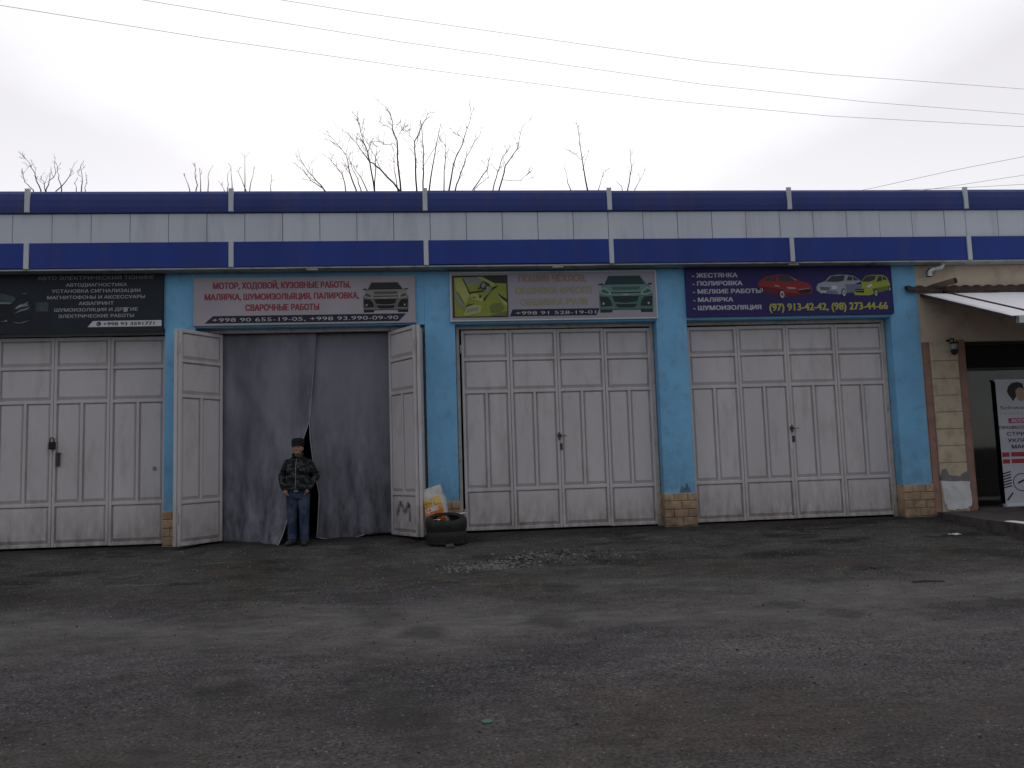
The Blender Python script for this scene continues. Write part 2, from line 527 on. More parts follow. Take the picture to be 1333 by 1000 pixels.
    L(nv_.outputs['Color'], sc_.inputs[0]); L(geo.outputs['Position'], wv_.inputs[0]); L(sc_.outputs[0], wv_.inputs[1]); L(wv_.outputs[0], vb_.inputs['Vector'])
    sb_ = nt.nodes.new('ShaderNodeSeparateColor'); L(vb_.outputs['Color'], sb_.inputs[0])
    blot = mth('MULTIPLY', rmp(vb_.outputs['Distance'], .26, .16), rmp(sb_.outputs[2], .80, .84))
    base = mix(mth('MULTIPLY', blot, .5), base, (.018, .017, .016))
    # hairline cracks
    vc_ = nt.nodes.new('ShaderNodeTexVoronoi'); vc_.feature = 'DISTANCE_TO_EDGE'; vc_.inputs['Scale'].default_value = .62
    L(wv_.outputs[0], vc_.inputs['Vector'])
    crk = mth('MULTIPLY', rmp(vc_.outputs['Distance'], .006, .001), rmp(nse(.45, 3), .58, .66))
    base = mix(mth('MULTIPLY', crk, .6), base, (.014, .013, .013))
    mott = nse(5.5, 6, .65, (.7, 1.3, 1))
    base = mix(.6, base, mix(rmp(mott, .32, .68), (.55, .55, .55), (1.35, 1.35, 1.35)), 'MULTIPLY')
    gain = mix(1.0, base, (1.66, 1.65, 1.58), 'MULTIPLY')
    L(gain, b.inputs['Base Color'])
    b.inputs['Roughness'].default_value = .92
    b.inputs['Specular IOR Level'].default_value = .18
    bn = nt.nodes.new('ShaderNodeBump'); bn.inputs['Strength'].default_value = .7; bn.inputs['Distance'].default_value = .012
    L(mth('ADD', nse(70, 4, .7), mth('MULTIPLY', vo.outputs['Distance'], .5)), bn.inputs['Height'])
    L(bn.outputs[0], b.inputs['Normal'])
    return m
M['ground'] = ground_material()

def steps(lo, hi, a, bb, d):
    """fine spacing d inside [a, bb], widening outside"""
    v = [a + d * i for i in range(int((bb - a) / d) + 1)]
    s = d; x = v[-1]
    while x < hi:
        s *= 1.5; x += s; v.append(min(x, hi))
    s = d; x = a; pre = []
    while x > lo:
        s *= 1.5; x -= s; pre.append(max(x, lo))
    return pre[::-1] + v
def ground_h(x, y):
    if y > .05:
        return -.012
    h = gz(y)
    k = min(1, max(0, -y - .25) / .8)
    h += k * (.022 * noise.noise(Vector((x * .5, y * .7, 3))) + .010 * noise.noise(Vector((x * 1.7, y * 1.9, 9))))
    # shallow broken hollow left of the middle
    h -= .03 * k * math.exp(-(((x + 3.3) / 1.2) ** 2 + ((y + 4.0) / .16) ** 2))
    return h
xs = steps(-300, 300, -12, 14, .2); ys = steps(-300, 400, -12, 2, .16)
gm = MB()
vs = [(x, y, ground_h(x, y)) for y in ys for x in xs]
nx = len(xs)
gm.add(vs, [(j * nx + i, j * nx + i + 1, (j + 1) * nx + i + 1, (j + 1) * nx + i) for j in range(len(ys) - 1) for i in range(nx - 1)])
tag(gm.build('ground', M['ground'], smooth=True), 'worn dark asphalt yard in front of the garage doors', 'ground', kind='structure')

# salon entrance platform
pm = MB()
pl = [(8.30, .02), (8.02, -1.6), (7.86, -2.85), (15, -2.95), (15, .02)]
n = len(pl); ZT = .055
pm.add([(x, y, -.5) for x, y in pl] + [(x, y, ZT) for x, y in pl],
       [tuple(range(n, 2 * n))[::-1]] + [(i, (i + 1) % n, (i + 1) % n + n, i + n) for i in range(n)])
pm.build
plat = pm.build('entrance_platform', M['pave'])
tag(plat, 'raised concrete entrance platform in front of the beige shop', 'pavement', kind='structure')

# ---------------------------------------------------------------- garage row
G = thing('garage_row', (0, 0, 0), 'long single storey garage row with light blue walls and navy fascia', 'building')
WT = 4.30
pillars = [(-8.45, -7.93), (-4.372, -3.90), (-.26, .236), (3.606, 4.13), (7.73, 8.24)]
for a, c in pillars:
    m_ = MB().cbox(a, c, 0, .34, .52, WT, .006)
    m_.build('pillar', M['blue_wall'], G)
    sb = MB()                                          # tan stone plinth: four courses of rough blocks
    z = -.35
    zs = [-.35, .0, .135, .265, .40, .53]
    for k in range(5):
        z0, z1 = zs[k], zs[k + 1]
        xx = a - .012
        cut = [a - .012]
        ww = (c - a + .024)
        cut += [a - .012 + ww * (.52 if k % 2 else .30) + random.uniform(-.03, .03)]
        if k % 2 == 0 and ww > .45: cut += [a - .012 + ww * .72]
        cut += [c + .012]
        for i in range(len(cut) - 1):
            d = random.uniform(0, .012)
            sb.cbox(cut[i] + .003, cut[i + 1] - .003, -.028 - d, .33, z0 + .004, z1 - .004, .009)
    sb.box(a - .004, c + .004, -.012, .32, -.4, .525)
    sb.build('stone_plinth', M['stone'], G)
def stain(poly, seed, m):
    rnd = random.Random(seed); o = []
    for (x0, z0), (x1, z1) in zip(poly, poly[1:] + poly[:1]):
        for k in range(6):
            o.append((x0 + (x1 - x0) * k / 6 + rnd.uniform(-.012, .012), z0 + (z1 - z0) * k / 6 + rnd.uniform(-.012, .012)))
    return MB().prism(o, -.0025, .001).build('soot_stain', m, G)
M['stain'] = mat('sooty_blue', (.075, .13, .18), (.14, .30, .46), 9, .85)
stain([(3.86, .53), (4.06, .53), (4.03, .62), (3.99, .72), (3.95, .60), (3.90, .66)], 1, M['stain'])
bays = [(-7.93, -4.372), (-3.90, -.26), (.236, 3.606), (4.13, 7.73)]
for a, c in bays:
    MB().box(a, c, .0, .30, 3.41, WT).build('lintel', M['blue_wall'], G)
MB().box(-11.5, -8.45, 0, .3, -.4, WT).build('wall', M['blue_wall'], G)
# back, roof and dark inside
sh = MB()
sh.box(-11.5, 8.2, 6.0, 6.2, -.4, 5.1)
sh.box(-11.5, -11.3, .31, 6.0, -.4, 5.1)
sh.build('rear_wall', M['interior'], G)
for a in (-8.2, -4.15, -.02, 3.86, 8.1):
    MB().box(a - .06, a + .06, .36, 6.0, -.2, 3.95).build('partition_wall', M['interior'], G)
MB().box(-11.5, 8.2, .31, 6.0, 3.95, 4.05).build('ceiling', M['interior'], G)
rf = MB()
rf.add([(-12, -.2, 5.50), (16, -.2, 5.50), (16, 6.4, 5.05), (-12, 6.4, 5.05), (-12, -.2, 5.45), (16, -.2, 5.45), (16, 6.4, 5.0), (-12, 6.4, 5.0)],
       [(0, 1, 2, 3), (7, 6, 5, 4), (0, 4, 5, 1), (1, 5, 6, 2), (2, 6, 7, 3), (3, 7, 4, 0)])
rf.build('roof', M['roof'], G)
# fascia
FX0, FX1 = -12.4, 15.2
posts = [-9.43, -6.353, -3.269, -.206, 2.828, 5.909, 9.056, 12.1]
edges = [FX0] + posts + [FX1]
lb = MB(); ub = MB()
for i in range(len(edges) - 1):
    x0, x1 = edges[i] + .002, edges[i + 1] - .002
    dz = random.uniform(-.006, .006)
    lb.cbox(x0, x1, -.30 + random.uniform(-.004, .004), -.06, 4.322 + dz, 4.735, .012)
    # upper band, softly bowed
    prof = [(-.27, 5.20), (-.305, 5.215), (-.315, 5.30), (-.312, 5.42), (-.29, 5.52), (-.25, 5.572 + dz), (-.05, 5.572 + dz), (-.05, 5.20)]
    vs = [(x0, y, z) for y, z in prof] + [(x1, y, z) for y, z in prof]
    k = len(prof)
    ub.add(vs, [tuple(range(k)), tuple(range(2 * k - 1, k - 1, -1))] + [(j, j + k, (j + 1) % k + k, (j + 1) % k) for j in range(k)])
lb.build('lower_fascia_band', M['navy'], G)
ub.build('upper_fascia_band', M['navy_top'], G)
pr = MB()
seams = [-6.589 + .587 * k for k in range(-10, 27)] + [9.056] + [9.056 + .587 * k for k in range(1, 11)]
for i in range(len(seams) - 1):
    d = random.uniform(-.004, .004)
    pr.cbox(seams[i] + .004, seams[i + 1] - .004, -.268 + d, -.2, 4.738, 5.199, .004)
pr.build('cladding_panels', M['panel'], G)
MB().box(FX0, FX1, -.21, -.19, 4.33, 5.5).build('fascia_backing', M['dark'], G)
for x in posts:
    MB().cbox(x - .038, x + .038, -.335, -.296, 5.215, 5.595, .006).build('upper_cover_strip', M['strip'], G)
    MB().cbox(x - .038, x + .038, -.322, -.297, 4.318, 4.742, .006).build('lower_cover_strip', M['strip'], G)
so = MB()
xx = FX0
while xx < FX1:
    so.box(xx + .003, xx + .997, -.29, -.03, 4.295 + random.uniform(-.004, .004), 4.319)
    xx += 1.0
so.build('soffit', M['soffit'], G)
for x in (-2.02, 1.93, 5.93):
    MB().cbox(x - .09, x + .09, -.29, -.21, 4.262, 4.293, .006).build('soffit_bracket', M['soffit'], G)

# ---------------------------------------------------------------- garage doors
ROWS = [(2.860, 3.275), (2.320, 2.815), (.700, 2.270), (.070, .650)]
def fold_panel(wd):
    """one leaf of a folding gate, front at y=0, x from 0 to wd"""
    p = MB()
    ST = .043
    zb, zt = .02, 3.33
    p.cbox(0, ST, 0, .05, zb, zt, .005)
    p.cbox(wd - ST, wd, 0, .05, zb, zt, .005)
    for z0, z1 in ((zb, .07), (.65, .70), (2.27, 2.32), (2.815, 2.86), (3.275, zt)):
        p.cbox(ST, wd - ST, .002, .048, z0, z1, .005)
    def cell(x0, x1, z0, z1):
        b0, sd, tp, bt = .044, .034, .028, .058
        o = [(x0, z0), (x1, z0), (x1, z1), (x0, z1)]
        i_ = [(x0 + sd, z0 + bt), (x1 - sd, z0 + bt), (x1 - sd, z1 - tp), (x0 + sd, z1 - tp)]
        o2 = [(x0 + .006, z0 + .006), (x1 - .006, z0 + .006), (x1 - .006, z1 - .006), (x0 + .006, z1 - .006)]
        vs = [(x, b0, z) for x, z in o] + [(x, b0, z) for x, z in o2] + [(x, .010, z) for x, z in i_]
        fs = []
        for k in range(4):
            j = (k + 1) % 4
            fs += [(k, j, j + 4, k + 4), (k + 4, j + 4, j + 8, k + 8)]
        fs.append((8, 9, 10, 11))
        p.add(vs, fs)
        p.box(x0, x1, .046, .049, z0, z1)
    for r, (z0, z1) in enumerate(ROWS):
        if r == 2:
            mid = wd / 2
            p.cbox(mid - .022, mid + .022, .002, .048, z0, z1, .005)
            cell(ST, mid - .022, z0, z1); cell(mid + .022, wd - ST, z0, z1)
        else:
            cell(ST, wd - ST, z0, z1)
    return p
def put_panel(door, wd, x, y, ang, dz=0):
    o = fold_panel(wd).build('door_panel', M['door'], None, raw=True)
    o.parent = door
    o.location = Vector((x, y, dz)) - BASE[door.name]
    o.rotation_euler = (0, 0, ang)
    return o
def hinge(door, x, y, z, h=.13):
    MB().tube([(x, y, z), (x, y, z + h)], .013, 8).build('hinge', M['doorframe'], door, smooth=False)
def garage_door(x0, x1, label, widths=None):
    """steel frame in the bay plus its four folding leaves"""
    f = MB()
    f.cbox(x0, x0 + .055, .20, .27, -.01, 3.41, .005)
    f.cbox(x1 - .055, x1, .20, .27, -.01, 3.41, .005)
    f.cbox(x0 + .055, x1 - .055, .20, .27, 3.35, 3.408, .005)
    d = f.build('garage_door', M['doorframe'], G)
    d['label'] = label
    return d
def closed_door(a, c, label, x0, x1):
    d = garage_door(a + .01, c - .01, label)
    wd = (x1 - x0 - .020) / 4
    for k in range(4):
        put_panel(d, wd, x0 + k * (wd + .0066), .225 + random.uniform(-.004, .004), 0, random.uniform(-.008, .004))
    for z in (.25, 2.95):
        for x in (x0 - .012, x1 + .012):
            hinge(d, x, .20, z)
    return d, wd
def lock(d, x, z, kind):
    MB().cbox(x - .05, x + .02, .200, .222, z - .025, z + .02, .004).cbox(x - .035, x - .005, .186, .2, z - .075, z + .05, .004).build('latch', M['rust'], d)
    MB().tube([(x + .012, .224, z - .01), (x + .012, .185, z - .01), (x + .10, .182, z - .004)], .006, 6).build('handle', M['rust'], d)
    if kind == 'key':
        MB().cbox(x - .012, x + .03, .214, .226, z - .24, z - .13, .004).build('lock_plate', M['rust'], d)
d3, _ = closed_door(.236, 3.606, 'closed grey folding gate beside the tyres', .335, 3.545)
lock(d3, 1.945, 1.54, 'key')
d4, _ = closed_door(4.13, 7.73, 'closed grey folding gate nearest the shop', 4.19, 7.69)
lock(d4, 5.955, 1.55, 'key')
MB().box(5.90, 5.93, .205, .226, 1.18, 1.30).build('lock_plate', M['panel'], d4)
d1, w1 = closed_door(-7.93, -4.372, 'closed grey folding gate with a black padlock', -7.87, -4.43)
lk = MB().cbox(-6.19, -6.09, .165, .205, 1.55, 1.665, .012)
lk.tube([(-6.17, .185, 1.66), (-6.17, .185, 1.71), (-6.155, .185, 1.732), (-6.125, .185, 1.732), (-6.11, .185, 1.71), (-6.11, .185, 1.66)], .009, 6)
lk.build('padlock', M['black'], d1)
MB().cbox(-6.09, -6.03, .20, .222, 1.28, 1.50, .004).tube([(-6.05, .19, 1.47), (-5.99, .185, 1.48)], .006, 6).build('lock_plate', M['rust'], d1)
MB().cbox(-4.62, -4.57, .21, .226, 1.18, 1.23, .004).build('keyhole_cover', M['smudge'], d1)
# open bifold gate
d2 = garage_door(-3.89, -.27, 'open folding gate with leaves folded outward')
def hinged(p, q):
    a = math.atan2(q[1] - p[1], q[0] - p[0]); return math.hypot(q[0] - p[0], q[1] - p[1]), a
# left pair: near fold at (-4.0,-.46)
for p, q in (((-3.985, -.46), (-3.535, .235)), ((-4.035, -.455), (-3.845, .26))):
    ln, a = hinged(p, q)
    put_panel(d2, ln, p[0], p[1], a, .0)
for p, q in (((-.87, .21), (-.432, -.45)), ((-.335, .26), (-.385, -.455))):
    ln, a = hinged(p, q)
    put_panel(d2, ln, p[0], p[1], a, .0)
for z in (.35, 2.95):
    hinge(d2, -4.005, -.475, z, .16); hinge(d2, -.41, -.47, z, .16)
# smeared black paint on the lower right leaf
sm_ = MB()
ln, a = hinged((-.87, .21), (-.432, -.45))
Mx = Matrix.Translation((-.87, .21, 0)) @ Matrix.Rotation(a, 4, 'Z')
def stroke(pts, wd):
    for (x0, z0), (x1, z1) in zip(pts[:-1], pts[1:]):
        dx, dz = x1 - x0, z1 - z0; l = math.hypot(dx, dz); ox, oz = -dz / l * wd / 2, dx / l * wd / 2
        sm_.add([Mx @ Vector(v) for v in ((x0 - ox, .004, z0 - oz), (x1 - ox, .004, z1 - oz), (x1 + ox, .004, z1 + oz), (x0 + ox, .004, z0 + oz))], [(0, 1, 2, 3)])
stroke([(.20, .33), (.23, .46), (.29, .55), (.33, .50)], .075)
stroke([(.33, .50), (.40, .41), (.45, .39)], .085)
stroke([(.45, .39), (.50, .49), (.56, .53)], .08)
stroke([(.56, .53), (.575, .38), (.57, .25)], .07)
sm_.build('paint_smear', M['smudge'], d2)
# header tags above the gates
for x in (-2.05, 1.98, 5.95, -6.1):
    MB().cbox(x - .17, x + .12, .19, .2, 3.345, 3.372, .003).build('header_plate', M['doorframe'], G)

# ---------------------------------------------------------------- curtains in the open bay
M['hem'] = mat('hem_tape', (.36, .355, .37), (.25, .25, .265), 6, .8)
def curtain(name_label, left, right, bottom, belly, seed, folds, hem_right=False):
    NX, NZ = 70, 90
    vs = []; fs = []
    for j in range(NZ + 1):
        t = j / NZ                                  # 0 top, 1 bottom
        for i in range(NX + 1):
            s = i / NX
            zb = bottom(s)
            z = 3.37 + (zb - 3.37) * t
            xl = left(z); xr = right(z)
            x = xl + (xr - xl) * s
            y = .40 + belly(s, t)
            y += .055 * t ** .5 * math.sin(s * folds * 6.283 + seed + 1.2 * math.sin(t * 2 + seed)) * (.4 + .6 * t)
            y += .05 * noise.noise(Vector((x * 1.3 + seed, z * .8, seed))) * min(1, t * 3)
            y += .035 * noise.noise(Vector((x * 4 + z * 2.0, z * .9, seed + 5))) * min(1, t * 3)
            vs.append((x, y, z))
    n = NX + 1
    for j in range(NZ):
        for i in range(NX):
            fs.append((j * n + i, j * n + i + 1, (j + 1) * n + i + 1, (j + 1) * n + i))
    m = MB(); m.add(vs, fs)
    o = m.build('curtain', M['sheet'], smooth=True, origin=(0, .4, 3.37))
    md = o.modifiers.new('thickness', 'SOLIDIFY'); md.thickness = .004
    ei = NX if hem_right else 0
    hp = [Vector(vs[j * n + ei]) + Vector((0, -.006, 0)) for j in range(0, NZ + 1, 2)]
    hp += [Vector(vs[NZ * n + i]) + Vector((0, -.006, .006)) for i in (range(NX - 2, NX // 2, -3) if hem_right else range(2, NX // 2, 3))]
    MB().tube(hp, .009, 6).build('hem', M['hem'], o, smooth=True)
    tag(o, name_label, 'curtain', 'sheets hung in the open garage bay')
    return o
def interp(tab):
    def f(z):
        if z >= tab[0][0]: return tab[0][1]
        for (a, xa), (b_, xb) in zip(tab[:-1], tab[1:]):
            if z >= b_:
                k = (a - z) / (a - b_); return xa + (xb - xa) * k
        return tab[-1][1]
    return f
curtain('grey sheet curtain left of the man, corner pulled outward', lambda z: -3.74, interp([(3.37, -2.06), (1.95, -2.17), (1.5, -2.30), (.74, -2.40), (.42, -2.43), (.15, -2.49), (-.05, -2.56)]),
        lambda s: .0 - .05 * s, lambda s, t: -.72 * (s ** 2.2) * max(0, t - .45) ** 1.3 / .46 - .05 * s, 1.0, 3.2, True)
curtain('grey sheet curtain right of the man, hanging straight', interp([(3.37, -2.10), (1.98, -2.185), (1.57, -2.16), (1.05, -2.09), (.70, -2.02), (.2, -2.04), (0, -2.06)]), lambda z: -.42,
        lambda s: .02 - .07 * math.sin(min(1, s * 2.2) * 3.14) * (1 if s < .45 else 0), lambda s, t: -.22 * (1 - s) ** 3 * t + .03, 4.0, 2.6)

# ---------------------------------------------------------------- beige shop next door
S = thing('shop_building', (8.24, 0, 0), 'beige plastered shop with block pilaster and glass front at the right', 'building')
wm = MB()
wm.box(8.242, 8.27, .02, .3, -.3, WT)
wm.box(8.27, 9.03, .02, .3, -.3, 2.96)
wm.box(8.27, 15, .02, .3, 2.96, WT)
wm.box(12.6, 15, .02, .3, -.3, 2.96)
wm.build('wall', M['beige'], S)
pk = MB().box(8.262, 8.375, -.005, .1, .0, 2.95)
pk.build('pink_strip', M['pink'], S)
pk = MB().box(8.882, 9.03, .008, .1, -.2, 2.99).box(9.03, 9.035, .0, .29, .06, 2.96)
pk.build('pink_strip', M['pink'], S)
bl = MB()
zz = [.57, .873, 1.159, 1.447, 1.736, 2.022, 2.31, 2.618, 2.95]
for a, c in zip(zz[:-1], zz[1:]):
    bl.cbox(8.385, 8.875, -.03 - random.uniform(0, .006), .1, a + .006, c - .006, .010)
bl.box(8.39, 8.87, -.012, .1, .05, 2.95)
bl.build('block_pilaster', M['block'], S)
# broken plaster at the pilaster foot
def blob(poly, y, t=.012, jag=.018, seed=0):
    rnd = random.Random(seed); o = []
    for (x0, z0), (x1, z1) in zip(poly, poly[1:] + poly[:1]):
        for k in range(6):
            s = k / 6
            o.append((x0 + (x1 - x0) * s + rnd.uniform(-jag, jag), z0 + (z1 - z0) * s + rnd.uniform(-jag, jag)))
    return o
MB().prism(blob([(8.37, .56), (8.885, .56), (8.89, .74), (8.80, .70), (8.70, .64), (8.55, .66), (8.47, .78), (8.40, .76)], 0, jag=.01, seed=2), -.042, .0).build('grey_render_patch', M['grey_patch'], S)
MB().prism(blob([(8.48, .08), (8.80, .10), (8.89, .16), (8.885, .565), (8.375, .565), (8.40, .25)], 0, seed=3), -.048, .0).build('white_plaster_patch', M['white_patch'], S)
# glazed front
fr = MB()
for x in (9.04, 10.30, 11.45, 12.53):
    fr.cbox(x, x + .055, .12, .19, .06, 2.955, .006)
for z in (.06, 2.455, 2.90):
    fr.cbox(9.095, 12.53, .125, .185, z, z + .05, .006)
sf = fr.build('shop_front', M['alu'], S)
MB().box(9.10, 12.52, .15, .158, .11, 2.45).build('glass_pane', M['glass'], sf)
MB().box(9.10, 12.52, .16, .18, 2.51, 2.895).build('transom_board', M['dark'], sf)
inn = MB()
inn.box(8.9, 12.7, 3.2, 3.3, 0, 3.1).box(8.8, 8.9, .31, 3.3, 0, 3.1).box(12.7, 12.8, .31, 3.3, 0, 3.1).box(8.9, 12.7, .31, 3.2, 3.0, 3.1).box(8.9, 12.7, .31, 3.2, -.02, .03)
inn.build('inner_wall', M['interior'], S)
sv = MB()  # added rack, its boards imitate horizontal reflections in the glass
for z in (.55, .85, 1.15):
    sv.box(9.2, 9.56, .42, .62, z, z + .02)
for x in (9.2, 9.55):
    sv.box(x, x + .015, .42, .62, .04, 1.2)
tag(sv.build('reflection_shelf', M['pave'], origin=(9.38, .5, .03)), 'added low shelf rack imitating reflected lines in the shop glass', 'shelf')
MB().box(9.03, 12.6, -.06, .12, .03, .085).build('threshold', M['pave'], S)
# canopy
CX0, CX1 = 8.30, 13.0
def cz(y): return 3.80 + y * .363
cp = MB()
cp.add([(CX0, .0, 3.80), (CX1, 0, 3.80), (CX1, -2.15, cz(-2.15)), (CX0, -2.15, cz(-2.15)),
        (CX0, .0, 3.75), (CX1, 0, 3.75), (CX1, -2.15, cz(-2.15) - .05), (CX0, -2.15, cz(-2.15) - .05)],
       [(0, 3, 2, 1), (4, 5, 6, 7), (0, 4, 7, 3), (3, 7, 6, 2), (2, 6, 5, 1), (1, 5, 4, 0)])
can = cp.build('canopy', M['brown_metal'], S)
def snow_slab(x0, x1, y0, y1, th):
    m = MB(); NX, NY = 30, 16; vs = []; fs = []
    for j in range(NY + 1):
        for i in range(NX + 1):
            x = x0 + (x1 - x0) * i / NX; y = y0 + (y1 - y0) * j / NY
            ed = min(i, NX - i, j, NY - j)
            h = th * (0 if ed == 0 else .75 if ed == 1 else 1) + (.006 * noise.noise(Vector((x * 3, y * 3, 1))) if ed else 0)
            wx = .012 * noise.noise(Vector((0, y * 5, 4))) if i in (0, NX) else 0
            vs.append((x + wx, y, cz(y) + .004 + h))
    n = NX + 1
    for j in range(NY):
        for i in range(NX): fs.append((j * n + i, (j + 1) * n + i, (j + 1) * n + i + 1, j * n + i + 1))
    return m.add(vs, fs)
snow_slab(8.315, 8.70, -.02, -2.13, .03).build('snow', M['snow'], can, smooth=True)
snow_slab(8.745, 12.98, -.02, -2.13, .035).build('snow', M['snow'], can, smooth=True)
MB().add([(8.712, 0, cz(0) + .004), (8.73, 0, cz(0) + .004), (8.73, -2.16, cz(-2.16) + .004), (8.712, -2.16, cz(-2.16) + .004),
          (8.712, 0, cz(0) + .05), (8.73, 0, cz(0) + .05), (8.73, -2.16, cz(-2.16) + .05), (8.712, -2.16, cz(-2.16) + .05)],
         [(4, 7, 6, 5), (0, 4, 5, 1), (3, 2, 6, 7), (0, 3, 7, 4), (1, 5, 6, 2)]).build('standing_seam', M['brown_metal'], can)
fl = MB(); NXf = 150; vs = []; fs = []
for i in range(NXf + 1):
    x = 8.02 + (CX1 - 8.02) * i / NXf
    wv = .014 * math.sin(i / NXf * (CX1 - 8.02) / .21 * 6.283)
    vs += [(x, -.012, 3.935 + wv), (x, -.05, 3.925 + wv), (x, -.12, 3.835 + wv), (x, -.11, 3.825 + wv), (x, -.012, 3.89 + wv)]
for i in range(NXf):
    for k in range(5):
        a = i * 5 + k; c = i * 5 + (k + 1) % 5
        fs.append((a, c, c + 5, a + 5))
fl.add(vs, fs).build('ridge_trim', M['brown_metal'], can)
MB().box(8.36, CX1, -2.22, -2.155, cz(-2.15) - .11, cz(-2.15) + .0).build('gutter', M['steel'], can)
MB().add([(8.33, -2.1, cz(-2.1) - .055), (8.37, -2.1, cz(-2.1) - .055), (8.37, -.0, 2.95), (8.33, 0, 2.95), (8.33, -2.1, cz(-2.1) - .095), (8.37, -2.1, cz(-2.1) - .095), (8.37, -.0, 2.91), (8.33, 0, 2.91)],
         [(0, 1, 2, 3), (7, 6, 5, 4), (0, 4, 5, 1), (1, 5, 6, 2), (3, 7, 4, 0)]) if False else None
# snow lying on the platform edge
sn = MB(); vs = []; fs = []
NX, NY = 40, 10
for j in range(NY + 1):
    for i in range(NX + 1):
        x = 8.0 + 5 * i / NX; y = -2.75 + .85 * j / NY
        ed = min(i, NX - i, j, NY - j)
        h = .0 if ed == 0 else max(0.0, .014 + .03 * noise.noise(Vector((x * 2.1, y * 2.6, 7))))
        vs.append((x, y + .12 * noise.noise(Vector((x * 1.7, 0, 2))), ZT + h - .002))
n = NX + 1
for j in range(NY):
    for i in range(NX): fs.append((j * n + i, j * n + i + 1, (j + 1) * n + i + 1, (j + 1) * n + i))
tag(sn.add(vs, fs).build('snow_patch', M['snow'], smooth=True, origin=(10, -2.4, ZT)), 'thin patch of old snow along the entrance platform edge', 'snow')

# ---------------------------------------------------------------- signs over the gates
FY = -.058
def sign(label, rect, board_ink, rim=None):
    x0, z0, x1, z1 = rect
    t = thing('sign', ((x0 + x1) / 2, 0, z0), label, 'sign', 'advertising boards over the garage gates')
    m = MB().cbox(x0, x1, FY, -.004, z0, z1, .004)
    m.build('board', board_ink, t)
    if rim:
        f = MB()
        for a in ((x0 - .014, x1 + .014, z0 - .014, z0 + .004), (x0 - .014, x1 + .014, z1 - .004, z1 + .014), (x0 - .014, x0 + .004, z0 + .004, z1 - .004), (x1 - .004, x1 + .014, z0 + .004, z1 - .004)):
            f.box(a[0], a[1], FY - .006, -.003, a[2], a[3])
        f.build('rim', rim, t)
    return t
def letters(t, name, lines, m, bold=0.02, dy=.003, shear=0):
    mb = MB()
    for body, rect in lines:
        v, f = text_mesh(body, rect, FY - dy, bold, shear)
        mb.add(v, f)
    return mb.build(name, m, t)
def plate(t, name, poly, m, dy=.0015):
    return MB().prism(poly, FY - dy, FY + .001).build(name, m, t)

def picture(t, name, rect, src, layers, label=None):
    """flat printed picture: layers of outlines given in the picture's own units (src = x0, y0, x1, y1, y down)"""
    mb = MB(); mats = []
    for i, (m, poly) in enumerate(layers):
        if m not in mats: mats.append(m)
        mb.use(mats.index(m))
        pts = [(rect[0] + (x - src[0]) / (src[2] - src[0]) * (rect[2] - rect[0]), rect[3] - (y - src[1]) / (src[3] - src[1]) * (rect[3] - rect[1])) for x, y in poly]
        mb.flat(pts, FY - .0015 - i * .00035)
    o = mb.build(name, mats, t)
    if label: o['label'] = label
    return o
def ell(cx, cy, rx, ry, n=16): return [(cx + rx * math.cos(2 * math.pi * k / n), cy + ry * math.sin(2 * math.pi * k / n)) for k in range(n)]
def mir(p, c=607): return [(2 * c - x, y) for x, y in p][::-1]

def car_front(body, light, hood, glass, dark, lamp):
    L = []
    ty = [(200, 640), (390, 650), (390, 738), (206, 742)]
    L += [(dark, ty), (dark, mir(ty))]
    L += [(dark, [(380, 650), (840, 650), (830, 700), (390, 700)])]
    L += [(body, [(345, 172), (830, 170), (925, 300), (978, 345), (1017, 430), (1020, 640), (1000, 690), (211, 692), (195, 640), (200, 430), (240, 350), (285, 300)])]
    L += [(glass, [(352, 180), (822, 178), (905, 300), (290, 302)])]
    L += [(dark, [(300, 296), (905, 294), (912, 306), (288, 310)])]
    L += [(light, [(300, 312), (910, 310), (958, 345), (835, 428), (383, 428), (258, 347)])]
    L += [(hood, [(385, 345), (832, 342), (806, 395), (410, 397)])]
    L += [(dark, [(378, 428), (834, 426), (820, 443), (392, 445)])]
    L += [(light, [(372, 446), (838, 444), (800, 484), (396, 486)])]
    hl = [(213, 392), (268, 350), (360, 408), (384, 472), (300, 472), (213, 442)]
    L += [(lamp, hl), (lamp, mir(hl))]
    hd = [(225, 402), (270, 372), (340, 415), (352, 452), (300, 452), (228, 430)]
    L += [(hood, hd), (hood, mir(hd))]
    L += [(dark, [(395, 490), (805, 487), (772, 575), (700, 588), (600, 594), (500, 588), (428, 575)])]
    L += [(light, [(428, 577), (500, 590), (600, 597), (700, 590), (772, 577), (768, 586), (700, 602), (600, 608), (500, 602), (436, 588)])]
    fg = [(202, 490), (330, 500), (372, 560), (395, 640), (222, 648)]
    L += [(dark, fg), (dark, mir(fg))]
    L += [(lamp, ell(258, 602, 17, 20)), (lamp, ell(948, 602, 17, 20))]
    L += [(dark, [(440, 612), (770, 610), (745, 662), (470, 664)])]
    lp = [(228, 650), (490, 662), (488, 674), (232, 664)]
    L += [(light, lp), (light, mir(lp))]
    mr = [(192, 298), (240, 290), (266, 296), (266, 316), (205, 314)]
    L += [(dark, mr), (dark, mir(mr))]
    L += [(lamp, [(548, 466), (590, 464), (590, 456), (622, 455), (622, 463), (662, 461), (652, 476), (620, 477), (620, 484), (588, 485), (588, 478), (540, 480)])]
    return L

def noise_ink(name, a, b_, sc, r=.55):
    return mat('print_' + name, a, b_, sc, r)

dkb = ink('charcoal', (.03, .03, .034)); wht = ink('white', (.66, .66, .69)); nightblue = ink('night_navy', (.018, .022, .050))

